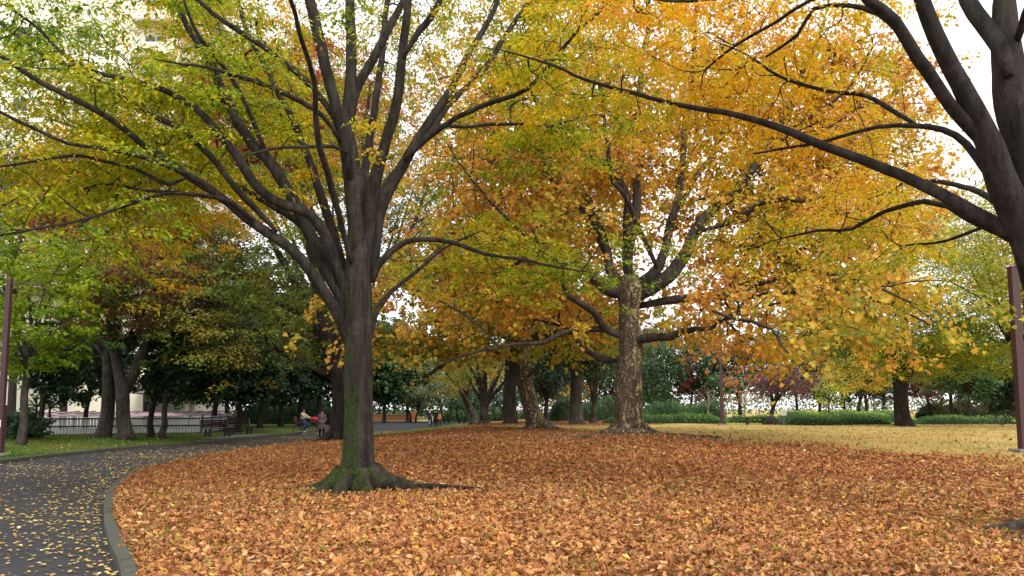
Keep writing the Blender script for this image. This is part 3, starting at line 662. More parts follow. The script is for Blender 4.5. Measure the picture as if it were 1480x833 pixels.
# ---- right foreground zelkova, trunk standing just outside the frame
D2 = 9.6
z2 = empty('zelkova_tree', 'near dark zelkova leaning in from the right edge with golden yellow leaves', 'tree')
X2 = P(1590, 770, D2)[0]
tp = [(1592, 785, 62), (1590, 765, 44), (1588, 730, 36), (1575, 640, 32), (1560, 560, 31), (1535, 470, 31), (1512, 400, 32), (1498, 350, 28)]
trunk_mesh([P(a, b, D2) for a, b, r in tp], [r * D2 / F for a, b, r in tp], z2, M['zelkova_bark'], 8, 36, .6, .1, .05, 4)
roots(z2, (X2, D2), .42, M['grey_bark'], 9, 8, 1.4, gz, .30, [2.5, 2.85, 3.2, 3.6, 4.2, 5.0, .3, 1.4])
T = Tree(2, 60000)
L2 = [
 ([(1512, 410, 30), (1490, 350, 25), (1470, 310, 22), (1451, 269, 20), (1430, 206, 17), (1408, 160, 15), (1388, 122, 13), (1354, 55, 12), (1333, 0, 11), (1310, -80, 8), (1290, -200, 3)], (0, -.3), .5),
 ([(1428, 225, 12), (1417, 202, 10), (1375, 155, 10), (1350, 118, 10), (1325, 84, 10), (1291, 29, 9), (1257, 0, 8.5), (1200, -60, 6), (1130, -140, 3)], (0, -1), .4),
 ([(1525, 420, 28), (1505, 320, 27), (1485, 215, 26), (1463, 147, 24), (1455, 84, 20), (1450, 25, 16), (1452, -40, 12), (1460, -160, 6)], (.2, .6), .6),
 ([(1458, 110, 12), (1446, 71, 12), (1421, 34, 12), (1400, 0, 11), (1378, -60, 8), (1340, -150, 3)], (.2, 1.5), .4),
 ([(1492, 360, 15), (1463, 340, 12), (1404, 307, 10), (1362, 282, 8.5), (1299, 252, 7.5), (1236, 227, 6.5), (1173, 202, 6), (1119, 181, 5), (1047, 164, 4), (984, 153, 3.5), (900, 130, 2.8), (847, 115, 2.4), (800, 94, 2), (731, 74, 1.2)], (0, 2.5), .2),
 ([(1445, 275, 9), (1425, 248, 6.5), (1396, 210, 6), (1362, 189, 5), (1320, 181, 4), (1266, 181, 3), (1194, 202, 2.5), (1140, 213, 2), (1089, 223, 1.3)], (0, 1.5), .3),
 ([(1440, 338, 5), (1400, 317, 4.5), (1370, 297, 4), (1337, 290, 3.8), (1278, 307, 3), (1232, 332, 2.5), (1180, 334, 2), (1130, 345, 1.2)], (.2, 2.5), .25),
 ([(1330, 184, 4), (1290, 160, 3.5), (1253, 139, 3), (1194, 132, 2.8), (1127, 109, 2.4), (1080, 80, 1.6), (1030, 60, 1)], (.5, 2.5), .2),
 ([(1310, 60, 5), (1270, 20, 4), (1225, 8, 3.5), (1177, 13, 3), (1152, 50, 2.5), (1106, 82, 1.6)], (-.3, 1), .25),
 ([(1240, -20, 5), (1170, 0, 3), (1120, 30, 2.5), (1065, 62, 2.2), (1020, 100, 1.4)], (-.5, 1.5), .2),
 ([(1200, -55, 4), (1130, -20, 3), (1040, -2, 2.5), (960, 0, 2), (900, -15, 1.4)], (-.5, 1), .2),
 ([(1470, 60, 9), (1490, 0, 8), (1540, -80, 5)], (.3, -1), .4),
 ([(1455, 335, 3), (1420, 328, 2.6), (1385, 342, 2.2), (1350, 352, 1.8), (1300, 356, 1.2)], (.3, 2.2), .05),
 ([(1463, 336, 6), (1440, 292, 5), (1405, 272, 4), (1350, 262, 3), (1300, 268, 2)], (.5, 3.5), .2),
 ([(1480, 350, 6), (1465, 300, 5), (1500, 250, 4), (1560, 200, 3)], (.5, 3), .3),
]
for pts, dy, ok in L2: trace(T, D2, pts, dy, ok, .5 if pts[-1][1] < -100 else 1.0, .02)
C = T.limb_samples(1080, (.6, .2, .28), .2); C[:, 1] += np.abs(T.r.normal(0, 1.2, len(C))) + .2
pxl = C[:, 0] / C[:, 1] * F + CX; pyl = HZ - (C[:, 2] - CAMZ) / C[:, 1] * F
thin = (pxl > 1330) & (pyl < 330)
C = C[~(thin & (T.r.random(len(C)) < .86))]
T.grow(C, up=.1, step=.2, wig=.05); T.finish_radii(.0032, .5, .04)
T.wood(z2, M['zelkova_bark'], tw_sides=4, sides=12)
T.foliage(z2, 46, .070, [(.12, .23, .012), (.27, .35, .016), (.50, .46, .02), (.72, .50, .02), (.76, .42, .03), (.70, .30, .04)], 'z', M['leaf'], .42, .09,
          lambda C: .04 - .32 * sm(-C[:, 2], -5.2, -3.6) , .14, .3, .5, 12, 6)
print('Z2', T.n, len(T.C))
# ---- main plane tree
D3 = 26.0
p1 = empty('plane_tree', 'broad plane tree with mottled peeling trunk and orange-brown leaves, centre right of the clearing', 'tree')
X3 = P(909, 630, D3)[0]
tp = [(909, 638, 34), (909, 628, 27), (908, 610, 23), (908, 580, 21.5), (909, 540, 20.5), (911, 510, 19), (912, 492, 19), (909, 465, 16), (909, 440, 17), (910, 418, 20), (908, 400, 15)]
trunk_mesh([P(a, b, D3) for a, b, r in tp], [r * .92 * D3 / F for a, b, r in tp], p1, M['plane_bark'], 13, 36, .35, .14, .04, 3)
roots(p1, (X3, D3), .62, M['plane_bark'], 14, 8, 1.3, gz, .16, [.0, .5, 2.7, 3.2, 3.7, 4.4, 5.2, 5.8])
for k, (pts, r) in enumerate([([(868, 634), (885, 635), (910, 636), (932, 633)], .16), ([(935, 628), (975, 627), (1010, 631), (1045, 636)], .07), ([(790, 634), (830, 633), (868, 632)], .07), ([(985, 632), (1003, 634), (1012, 642)], .07), ([(830, 640), (850, 637), (862, 644)], .08)]):
    Yk = D3 - .9 - .25 * k; pp = [P(a, b, Yk) for a, b in pts]
    for q in pp: q[2] = float(gz(q[0], q[1])) + r * .55
    cc = catmull(pp, .15); mb = MB(); mb.tube(cc, r * (.65 + .35 * np.sin(np.linspace(.3, 2.6, len(cc)))), 9); mb.build('root', M['plane_bark'], p1, True)
T = Tree(3, 90000)
L3 = [
 ([(906, 425, 13), (887, 423, 11), (858, 404, 10), (844, 389, 9), (810, 382, 7), (780, 378, 5.5), (748, 375, 4), (700, 365, 3), (640, 350, 1.6)], (0, -1.5), .3),
 ([(906, 415, 12), (897, 408, 10), (880, 389, 8.5), (878, 365, 8), (863, 322, 7), (844, 303, 7), (810, 274, 6), (796, 250, 5.5), (765, 195, 5), (735, 160, 4), (690, 110, 2.5)], (0, 2), .3),
 ([(909, 410, 13), (907, 360, 10.5), (916, 322, 9.5), (919, 279, 8), (928, 200, 7), (925, 120, 6), (935, 40, 5), (940, -60, 3)], (0, 1), .4),
 ([(911, 418, 13), (935, 404, 11), (950, 388, 10), (962, 356, 8.5), (969, 322, 8), (981, 279, 7), (990, 200, 6), (1000, 110, 5), (1005, 20, 4), (1010, -90, 2)], (0, -2), .35),
 ([(916, 432, 14), (940, 418, 13), (969, 399, 12.5), (988, 370, 11.5), (1007, 336, 10), (1031, 303, 9), (1065, 279, 7.5), (1084, 250, 6.5), (1120, 195, 5), (1150, 130, 4), (1190, 50, 2.5)], (0, -1), .35),
 ([(900, 487, 8), (878, 476, 7), (858, 452, 6), (825, 428, 5), (810, 399, 4), (790, 370, 3), (770, 330, 1.8)], (0, -3), .3),
 ([(900, 487, 7), (878, 478, 6), (840, 477, 5.5), (796, 488, 5), (770, 495, 4), (720, 500, 3), (670, 515, 2), (630, 530, 1.3)], (0, -2.5), .3),
 ([(915, 494, 12), (935, 489, 8.5), (964, 487, 7.5), (980, 484, 7), (990, 480, 6), (1030, 470, 4), (1080, 450, 3), (1130, 440, 2)], (-.2, -5), .4),
 ([(925, 442, 10), (985, 432, 8), (1036, 428, 7), (1065, 394, 6.5), (1099, 341, 6), (1130, 300, 5), (1180, 250, 4), (1240, 190, 3), (1300, 120, 1.8)], (.5, 3), .35),
 ([(1000, 432, 7), (1046, 423, 6), (1075, 413, 5.5), (1118, 380, 4.5), (1162, 358, 4), (1191, 343, 3.4), (1240, 322, 2.5), (1290, 290, 1.6)], (.5, -5), .3),
 ([(1000, 434, 6), (1046, 433, 5), (1100, 430, 4.2), (1150, 423, 3.8), (1196, 418, 3.4), (1244, 430, 3), (1292, 441, 2.4), (1345, 470, 1.5)], (0, -6), .25),
 ([(1060, 425, 5), (1110, 405, 4), (1165, 392, 3.5), (1220, 400, 3), (1275, 420, 2.2), (1330, 440, 1.4)], (-2, -8), .2),
 ([(1150, 423, 3), (1168, 452, 2.5), (1195, 480, 2.2), (1210, 505, 1.5), (1225, 525, 1)], (-4, -6.5), .15),
 ([(1030, 450, 4), (1070, 465, 3), (1110, 480, 2.5), (1140, 510, 1.6)], (-4, -7.5), .1),
 ([(892, 522, 7), (870, 518, 6.5), (848, 503, 5.5), (830, 488, 4.5), (800, 470, 3), (760, 455, 2)], (.3, 4), .35),
 ([(878, 380, 6), (847, 300, 5), (820, 262, 5), (796, 238, 4.5), (760, 184, 4), (720, 150, 2.5)], (.5, 4), .3),
 ([(910, 400, 8), (905, 320, 6.5), (900, 266, 6), (855, 225, 5), (810, 195, 4), (770, 140, 3), (745, 60, 2)], (.2, -4), .3),
 ([(950, 388, 7), (930, 340, 5), (905, 290, 4.5), (880, 240, 4), (870, 150, 3), (860, 50, 2)], (-.5, -5), .3),
 ([(1007, 336, 6), (1060, 320, 5), (1120, 290, 4.5), (1180, 285, 3.5), (1240, 270, 2.2)], (-.3, -4), .25),
 ([(969, 322, 5), (1010, 250, 5), (1050, 180, 4), (1070, 100, 3), (1080, 10, 2)], (-.5, 3), .3),
 ([(1120, 195, 4), (1170, 170, 3), (1220, 130, 2.5), (1270, 60, 1.6)], (-.5, -2), .2),
 ([(928, 200, 5), (880, 140, 4), (840, 80, 3), (800, 10, 2)], (.5, 2), .2),
 ([(810, 382, 4), (770, 350, 3.2), (720, 300, 2.8), (680, 260, 2), (650, 210, 1.4)], (-1, -2), .2),
 ([(796, 250, 4), (740, 240, 3), (690, 225, 2.4), (640, 210, 1.4)], (1, 2.5), .2),
 ([(720, 500, 3), (690, 470, 2.4), (650, 440, 2), (600, 420, 1.3)], (-2, -1), .15),
]
for pts, dy, ok in L3: trace(T, D3, [(a, b, r * .78) for a, b, r in pts], dy, ok, .7 if pts[-1][1] < 0 else 1.0, .09)
C = T.limb_samples(1450, (1.0, .3, .7), .3); C[:, 1] += np.abs(T.r.normal(0, 2.2, len(C))) + .35
q = unit(T.r.normal(size=(850, 3))) * T.r.random((850, 1)) ** .4 * [10.5, 4, 7.5] + P(930, 225, D3 + 3.5); q2 = unit(T.r.normal(size=(360, 3))) * T.r.random((360, 1)) ** .4 * [3.6, 3, 5.5] + P(1215, 250, D3 + .5); C = np.vstack([C, q, q2])
pxl = C[:, 0] / C[:, 1] * F + CX; pyl = HZ - (C[:, 2] - CAMZ) / C[:, 1] * F
C = C[~((pyl > 500) & (pxl > 880) & (pxl < 1060)) & ~((pyl > 478) & (pxl < 881)) & (pyl < 540) & ~((pxl > 1350) & (pyl > 520))]
T.grow(C, up=.1, step=.4, wig=.09); T.finish_radii(.012, .48, .08)
T.wood(p1, M['limb_bark'], tw_sides=4, sides=12)
PC = [(.22, .26, .03), (.40, .38, .045), (.64, .46, .06), (.66, .36, .06), (.56, .27, .06), (.44, .20, .06)]
T.foliage(p1, 36, .132, PC, 'p', M['leaf'], .70, .35, lambda C: .03 + .22 * np.exp(-((C[:, 0] - 4) / 5) ** 2) * sm(C[:, 2], 6, 9) * .5 - .22 * sm(C[:, 0], 6, 11) * sm(-C[:, 2], -9, -5) + .10 * sm(C[:, 2], 6, 11), .20, .5, .45, 7, 6)
print('P1', T.n, len(T.C))
# ------------------------------------------------------------------ trees further back
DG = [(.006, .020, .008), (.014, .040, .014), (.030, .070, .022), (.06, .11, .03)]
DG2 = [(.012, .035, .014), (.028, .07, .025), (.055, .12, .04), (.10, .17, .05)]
LIME = [(.06, .13, .01), (.14, .25, .015), (.26, .35, .02), (.42, .40, .03)]
RUST = [(.05, .08, .015), (.10, .12, .025), (.18, .13, .04), (.24, .10, .05), (.30, .08, .04)]
PINK = [(.16, .12, .03), (.30, .10, .05), (.40, .10, .065), (.44, .14, .09), (.36, .07, .05)]
OLIVE = [(.04, .09, .014), (.09, .15, .02), (.17, .20, .03), (.34, .24, .04), (.50, .22, .04)]
YG = [(.14, .22, .02), (.27, .33, .03), (.42, .40, .04), (.56, .42, .04)]
MUTED = [(.04, .08, .035), (.08, .12, .05), (.14, .16, .06), (.22, .20, .06)]
OR = [(.20, .22, .03), (.42, .34, .04), (.60, .38, .05), (.58, .24, .05)]
G1 = 'small trees along the picket fence'; G2 = 'evergreens of the dark grove'; G3 = 'trees of the far belt'
gt = generic_tree; K = M['evergreen_leaf']
# left group
gt('ginkgo_tree', 'slim ginkgo with bright lime green leaves behind the left lamp post', 'tree', G1, 37, 32, gz, 38, 440, 95, 115, .17, 300, 58, .14, LIME, seed=21, bark=M['grey_bark'], spread=.6, flat=.15, depth=2.6, fork=.2, hole=-.4)
gt('evergreen_tree', 'dark evergreen with straight trunk between the lime ginkgo and the twin trunks', 'tree', G1, 62, 40.5, gz, 98, 522, 52, 62, .16, 190, 80, .15, DG, seed=22, leafmat=K, spread=.6, hole=-.3, depth=1.9)
gt('zelkova_tree', 'tall rust and green tree with flared trunk, left of the pair on the lawn', 'tree', G1, 148, 38, gz, 160, 345, 125, 135, .34, 700, 56, .15, RUST, 'z', seed=23, bark=M['grey_bark'], spread=.9, flat=.14, depth=4.2, nl=8, fork=.75, hole=-.22, bias=lambda C: .32, traced=[([(146, 638, 15), (150, 625, 11), (155, 600, 9.5), (158, 560, 9), (157, 520, 9), (150, 485, 7), (128, 430, 5), (110, 385, 3)], .5), ([(158, 530, 8), (166, 480, 6), (178, 430, 5), (190, 360, 3)], .3), ([(157, 520, 6), (140, 500, 4), (110, 480, 3), (75, 465, 2)], .4), ([(135, 450, 4), (150, 400, 4), (160, 330, 3), (165, 260, 2)], .2)])
gt('zelkova_tree', 'forked trunk tree with dull green and rust crown, right of the pair on the lawn', 'tree', G1, 181, 37, gz, 250, 385, 120, 95, .33, 620, 56, .15, RUST, 'z', seed=24, bark=M['grey_bark'], spread=.9, flat=.14, depth=4.2, nl=7, fork=.75, hole=-.2, bias=lambda C: .02, traced=[([(183, 638, 15), (181, 625, 11), (178, 600, 9.5), (177, 565, 9.5), (172, 540, 8), (165, 505, 7), (160, 470, 6), (172, 420, 5), (185, 350, 3)], .6), ([(178, 570, 8), (195, 535, 7.5), (207, 505, 6.5), (215, 480, 5.5), (235, 460, 4), (265, 440, 3.5), (295, 420, 2)], .45), ([(207, 505, 5), (200, 470, 4), (215, 430, 4), (240, 390, 3), (255, 340, 2)], .3), ([(235, 460, 3.5), (275, 455, 3), (310, 440, 2)], .3)])
gt('evergreen_tree', 'slender dark evergreen before the fence, just right of the forked trunk', 'tree', G1, 222, 40, gz, 238, 520, 62, 58, .16, 200, 80, .16, DG, seed=25, leafmat=K, spread=.6, hole=-.35, depth=2.2)
gt('evergreen_tree', 'evergreen with pale slender trunk between the forked tree and the benches', 'tree', G1, 238, 39, gz, 285, 515, 62, 62, .16, 220, 80, .16, DG, seed=26, bark=M['grey_bark'], leafmat=K, spread=.6, hole=-.35, depth=2.2)
gt('evergreen_tree', 'dark evergreen behind the twin trunks against the cream wall', 'tree', G1, 128, 46, gz, 140, 515, 42, 58, .15, 150, 80, .17, DG, seed=27, leafmat=K, spread=.6, hole=-.3, depth=1.9)
gt('maple_tree', 'distant pinkish red maple high behind the left branches', 'tree', None, 95, 52, gz, 95, 265, 80, 75, .22, 330, 55, .22, PINK, 'z', seed=28, spread=1.0, flat=.14, depth=4, hole=-.2, fork=.2)
gt('evergreen_tree', 'tall dark evergreen at the left edge near the building', 'tree', None, 20, 50, gz, 15, 300, 90, 120, .25, 320, 40, .19, DG2, seed=29, leafmat=K, spread=.9, hole=-.15, depth=4)
# tree whose trunk stands just behind the main zelkova
T4 = empty('zelkova_tree', 'dark leaning zelkova hidden behind the mossy trunk, reaching over the path', 'tree')
D4 = 37.0
tp = [(486, 642, 24), (485, 632, 17), (487, 612, 13), (489, 580, 11.5), (487, 545, 11), (480, 515, 10.5), (474, 498, 8)]
trunk_mesh([P(a, b, D4) for a, b, r in tp], [r * .72 * D4 / F for a, b, r in tp], T4, M['dark_bark'], 31, 24, .5, .15)
roots(T4, (P(485, 640, D4)[0], D4), .55, M['dark_bark'], 33, 6, 1.5, gz, .3)
T = Tree(4, 60000)
for pts, dy, ok in [
 ([(480, 520, 10), (471, 540, 7), (455, 532, 6), (426, 520, 5.5), (400, 505, 5), (380, 487, 5), (350, 461, 4), (310, 440, 3), (260, 430, 2)], (0, -2), .25),
 ([(487, 540, 9), (476, 512, 7), (446, 466, 6), (415, 446, 5), (380, 430, 4), (330, 400, 3), (280, 370, 2)], (0, 2), .3),
 ([(484, 520, 10), (470, 480, 8), (440, 430, 7), (410, 380, 6), (380, 330, 4), (340, 290, 2.5)], (0, -1), .3),
 ([(486, 530, 10), (490, 480, 9), (500, 420, 8), (515, 350, 7), (526, 260, 6), (526, 190, 5), (535, 120, 3)], (0, 1), .35),
 ([(484, 510, 8), (460, 440, 7), (450, 370, 6), (440, 290, 5), (430, 210, 3)], (0, 2), .35),
 ([(490, 500, 7), (530, 450, 6), (560, 400, 5), (590, 340, 4), (620, 270, 2.5)], (0, 2), .35),
 ([(400, 505, 4), (370, 510, 3), (330, 500, 2.5), (280, 505, 1.6)], (-1, -2.5), .2),
 ([(426, 520, 4), (410, 470, 4), (385, 450, 3), (350, 440, 2)], (-.5, 1), .2)]:
    trace(T, D4, pts, dy, ok, 1, .06, .72)
C = T.limb_samples(1000, (1.5, 2.2, .7), .2)
T.grow(C, up=.1, step=.5, wig=.08); T.finish_radii(.008, .5, .08); T.wood(T4, M['dark_bark'], tw_sides=3, sides=9, min_r=.01)
T.foliage(T4, 58, .15, OLIVE, 'z', M['leaf'], .9, .10, lambda C: -.22 + .35 * sm(C[:, 2], 10, 14), .12, .35, .3, 33, 5)
gt('zelkova_tree', 'tall zelkova with pinkish red crown seen high behind the main trunk', 'tree', None, 503, 54, gz, 440, 175, 175, 130, .4, 1150, 66, .27, PINK, 'z', seed=41, bark=M['zelkova_bark'], spread=1.1, flat=.12, depth=6, nl=9, fork=.85, hole=-.12, bias=lambda C: -.05)
gt('zelkova_tree', 'green and rust zelkova behind the right limbs of the main trunk', 'tree', None, 514, 58, gz, 600, 300, 95, 110, .3, 420, 34, .18, OLIVE, 'z', seed=42, spread=1.1, flat=.12, depth=5, nl=8, fork=.6, hole=-.1, bias=lambda C: .15)
# grove left of centre
for k, (px, Y, cx, cy, rx, ry, lab) in enumerate([
    (313, 56, 318, 535, 38, 42, 'thin dark evergreen behind the picket fence right end'),
    (347, 50, 352, 520, 46, 62, 'dark evergreen directly behind the first bench'),
    (378, 58, 385, 500, 55, 78, 'broad dark evergreen behind the far bench'),
    (408, 64, 412, 500, 52, 82, 'dark evergreen left of the cyclist'),
    (436, 66, 445, 495, 50, 84, 'tall evergreen rising behind the cyclist'),
    (461, 68, 470, 500, 46, 76, 'evergreen with pale trunk behind the standing woman'),
    (520, 92, 520, 505, 60, 70, 'far evergreen hidden behind the main trunk'),
    (556, 96, 556, 520, 42, 62, 'rounded green evergreen in the gap right of the main trunk'),
    (590, 104, 592, 545, 34, 38, 'blue green evergreen at the end of the path'),
    (330, 74, 330, 470, 60, 60, 'tall evergreen beyond the low building end'),
    (400, 84, 395, 440, 60, 80, 'tallest evergreen at the back of the grove')]):
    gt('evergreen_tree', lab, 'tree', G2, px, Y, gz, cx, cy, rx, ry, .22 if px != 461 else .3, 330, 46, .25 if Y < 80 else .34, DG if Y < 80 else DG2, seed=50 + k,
       bark=M['grey_bark'] if px == 461 else M['dark_bark'], leafmat=K, spread=.9, hole=-.3, depth=3.2, nl=5)
# low clipped shrubs and trees around the path end
for k, (px, Y, cx, cy, rx, ry, c_, lab) in enumerate([
    (598, 98, 600, 573, 24, 16, MUTED, 'low rounded green tree at the orange wall'),
    (646, 96, 640, 572, 40, 22, MUTED, 'spreading low green tree behind the far cyclist'),
    (668, 88, 672, 572, 30, 24, DG2, 'low dark tree right of the far cyclist'),
    (720, 100, 722, 570, 34, 26, DG2, 'green tree between the grey twin trunks')]):
    gt('small_tree', lab, 'tree', 'low trees around the path end', px, Y, gz, cx, cy, rx, ry, .12, 120, 30, .22, c_, seed=70 + k, leafmat=K, spread=.8, hole=-.35, depth=2.5, stems=2, stemgap=1.2, fork=.3)
gt('zelkova_tree', 'grey twin-stemmed tree, left one left of the leaning plane', 'tree', None, 686, 74, gz, 650, 530, 75, 42, .42, 330, 30, .20, OR, 'z', seed=75, bark=M['grey_bark'], spread=1.1, flat=.12, depth=5, fork=.7, hole=-.1)
gt('zelkova_tree', 'grey forked tree with vase of stems left of the dark trunk', 'tree', None, 700, 64, gz, 705, 510, 75, 50, .45, 300, 30, .18, OLIVE, 'z', seed=76, bark=M['grey_bark'], spread=1.0, flat=.12, depth=5, fork=.8, nl=8, hole=-.05)
gt('oak_tree', 'dark straight trunked tree behind the leaning plane', 'tree', None, 738, 50, gz, 735, 440, 90, 75, .42, 420, 36, .16, DG2, seed=77, leafmat=K, spread=1.0, depth=4.5, fork=.2, hole=-.1)
gt('oak_tree', 'stout dark trunk tree between the two plane trees', 'tree', None, 833, 50, gz, 830, 475, 75, 62, .42, 430, 38, .17, DG, seed=78, bark=M['grey_bark'], leafmat=K, spread=1.0, depth=4.2, fork=.2, hole=-.25)
gt('small_tree', 'small tree with pale forked trunk close left of the main plane', 'tree', None, 857, 53, gz, 862, 505, 40, 45, .22, 180, 34, .17, DG2, seed=79, bark=M['grey_bark'], leafmat=K, spread=.9, depth=2.5, fork=.8)
gt('evergreen_tree', 'dark evergreen under the leaning plane limbs', 'tree', G2, 790, 62, gz, 785, 535, 50, 42, .2, 230, 36, .2, DG, seed=80, leafmat=K, spread=.9, depth=3)
for k, (px, Y, cx, cy, rx, ry, c_, lab) in enumerate([
    (660, 116, 655, 530, 70, 42, DG2, 'far green tree above the far cyclist'), (760, 112, 765, 545, 55, 40, DG2, 'far green tree behind the leaning trunk'),
    (815, 118, 815, 550, 50, 34, OR, 'far orange tinted tree left of the stout trunk'), (880, 100, 885, 535, 55, 52, DG, 'far dark tree behind the main plane trunk'),
    (925, 84, 940, 535, 42, 52, DG2, 'layered dark green tree right of the main plane trunk'), (965, 90, 965, 520, 40, 66, MUTED, 'tall dull green tree left of the red maple'),
    (1022, 86, 1020, 535, 36, 54, DG2, 'round green tree just left of the middle lamp post'), (1068, 80, 1068, 532, 50, 52, DG2, 'broad fresh green tree right of the middle lamp post')]):
    gt('evergreen_tree' if c_ is not OR else 'maple_tree', lab, 'tree', G3, px, Y, gz, cx, cy, rx, ry, .24, 250, 36, .26, c_, seed=90 + k, leafmat=K, spread=1.0, hole=-.3, depth=4, nl=6, fork=.3)
gt('maple_tree', 'narrow pink red maple above the far hedge', 'tree', None, 998, 84, gz, 1001, 548, 16, 42, .14, 60, 22, .2, [(.12, .09, .05), (.26, .07, .06), (.36, .10, .11)], seed=101, spread=.7, depth=1.3, hole=-.1)
gt('plum_tree', 'dark trunked tree with dusky purple red leaves behind the white signboard', 'tree', None, 1113, 66, gz, 1135, 553, 44, 24, .24, 190, 26, .17, [(.08, .05, .05), (.15, .06, .07), (.23, .09, .10)], seed=102, spread=.8, depth=2.6, fork=.8, hole=-.1)
gt('young_tree', 'thin bare young tree with a few orange leaves and pale stem', 'tree', 'thin young trees behind the hedge', 1075, 58, gz, 1072, 560, 26, 30, .07, 34, 14, .14, [(.40, .12, .05), (.55, .20, .08)], seed=103, bark=M['pale_bark'], spread=.5, depth=1.2, hole=-.6, min_r=.0, fork=.85)
gt('young_tree', 'leafless young tree with pale grey twigs left of the middle lamp post', 'tree', 'thin young trees behind the hedge', 1022, 62, gz, 1022, 572, 20, 20, .06, 70, 1, .1, MUTED, seed=104, bark=M['pale_bark'], spread=.5, depth=1.0, hole=-.6, min_r=.0, fork=.85)
gt('young_tree', 'twiggy young tree with sparse yellow leaves left of the big forked trunk', 'tree', 'thin young trees behind the hedge', 1196, 60, gz, 1200, 565, 24, 26, .10, 60, 16, .14, YG, seed=105, bark=M['grey_bark'], spread=.6, depth=1.2, hole=-.5, min_r=.0, fork=.8)
gt('zelkova_tree', 'stout forked zelkova with yellow green layered crown at the lawn edge', 'tree', None, 1303, 45, gz, 1318, 415, 170, 138, .52, 1500, 44, .16, YG, 'z', seed=106, bark=M['dark_bark'], spread=1.1, flat=.07, depth=6, nl=11, fork=.95, hole=-.25, bias=lambda C: -.05, nrj=.7, traced=[([(1308, 622, 19), (1306, 612, 13), (1303, 595, 10.5), (1302, 570, 10), (1301, 545, 10.5), (1294, 522, 7), (1280, 495, 6), (1255, 460, 4), (1215, 420, 2)], .6), ([(1300, 550, 9), (1303, 510, 7.5), (1306, 470, 6), (1300, 410, 4), (1296, 350, 2)], .35), ([(1304, 548, 10), (1319, 530, 8), (1335, 505, 6.5), (1365, 480, 4.5), (1405, 460, 3), (1445, 440, 2)], .35), ([(1330, 512, 5), (1375, 515, 3.5), (1430, 508, 2)], .3), ([(1294, 522, 5), (1250, 500, 4), (1200, 490, 2.5), (1165, 485, 1.5)], .3)])
gt('zelkova_tree', 'yellow green zelkova behind the right lamp post at the picture edge', 'tree', None, 1482, 42, gz, 1465, 400, 115, 155, .42, 950, 44, .14, YG, 'z', seed=107, bark=M['dark_bark'], spread=1.0, flat=.07, depth=4, nl=8, fork=.8, hole=-.2)
gt('maple_tree', 'orange and yellow maple left behind the stout forked trunk', 'tree', None, 1240, 70, gz, 1240, 540, 50, 26, .2, 220, 30, .18, OR, 'z', seed=108, spread=.9, flat=.1, depth=3, fork=.5, hole=-.1)
for k, (px, Y, cx, cy, rx, ry, c_, lab) in enumerate([
    (1150, 100, 1150, 530, 48, 44, MUTED, 'far dull green tree right of the purple tree'), (1183, 92, 1180, 545, 30, 32, MUTED, 'far slim tree behind the long hedge'),
    (1218, 96, 1218, 548, 32, 32, DG2, 'far dark stemmed tree above the seated people'), (1250, 90, 1250, 550, 30, 26, DG2, 'far tree beside the white post'),
    (1275, 98, 1277, 545, 32, 36, MUTED, 'far grey green tree left behind the stout zelkova'), (1340, 94, 1338, 552, 28, 26, [(.14, .10, .08), (.22, .12, .09), (.40, .10, .06)], 'far reddish tree right of the stout zelkova'),
    (1372, 80, 1372, 548, 34, 34, MUTED, 'green grey tree above the right hedge'), (1397, 74, 1398, 540, 32, 40, DG2, 'dark trunked tree above the right hedge'),
    (1428, 88, 1428, 550, 36, 36, MUTED, 'hazy green tree left of the right lamp post'), (1455, 78, 1456, 560, 26, 32, DG, 'dark green tree just left of the right lamp post'),
    (1500, 90, 1500, 545, 40, 42, DG2, 'far tree at the right picture edge')]):
    gt('broadleaf_tree', lab, 'tree', G3, px, Y, gz, cx, cy - 18, rx + 10, ry + 17, .22, 300, 36, .26, c_, seed=120 + k, leafmat=K, spread=.9, hole=-.2, depth=3, nl=6, fork=.45)
# second plane tree, leaning
D5 = 37.0
p2 = empty('plane_tree', 'leaning plane tree with pale mottled trunk, left of the main plane', 'tree')
tp = [(783, 626, 22), (778, 618, 16), (770, 600, 12.5), (762, 570, 11.5), (755, 535, 11.5), (750, 505, 12), (751, 485, 10), (756, 450, 8), (760, 420, 7), (755, 390, 5)]
trunk_mesh([P(a, b, D5) for a, b, r in tp], [r * D5 / F for a, b, r in tp], p2, M['plane_bark'], 23, 26, .4, .15, .04, 3)
roots(p2, (P(778, 620, D5)[0], D5), .5, M['plane_bark'], 24, 6, 1.8, gz, .25)
T = Tree(5, 50000)
for pts, dy, ok in [
 ([(752, 512, 9), (729, 510, 6), (700, 509, 5), (660, 500, 4), (620, 505, 3), (585, 515, 1.6)], (0, -1), .25),
 ([(750, 500, 9), (772, 487, 7), (820, 478, 5), (850, 470, 3.5), (880, 450, 2)], (0, 2), .25),
 ([(752, 490, 8), (735, 460, 6), (710, 430, 5), (675, 410, 4), (630, 395, 2)], (0, 1), .25),
 ([(756, 450, 7), (740, 410, 6), (715, 360, 5), (700, 300, 3)], (0, -2), .3),
 ([(756, 430, 7), (790, 390, 5), (820, 340, 4), (850, 290, 2)], (0, 2), .3),
 ([(752, 400, 6), (755, 340, 5), (750, 280, 4), (740, 210, 2)], (0, 0), .3),
 ([(700, 509, 4), (675, 480, 3), (645, 450, 3), (610, 425, 2), (590, 415, 1.2)], (-.5, -3), .2),
 ([(660, 502, 3), (640, 530, 2.5), (610, 545, 1.6)], (-.5, -3), .2),
 ([(762, 545, 3.5), (775, 532, 3), (785, 528, 2.6)], (-.3, -.4), 1.1)]:
    trace(T, D5, pts, dy, ok, 1, .07)
C = T.limb_samples(950, (1.5, 1.8, 1.0), .2)
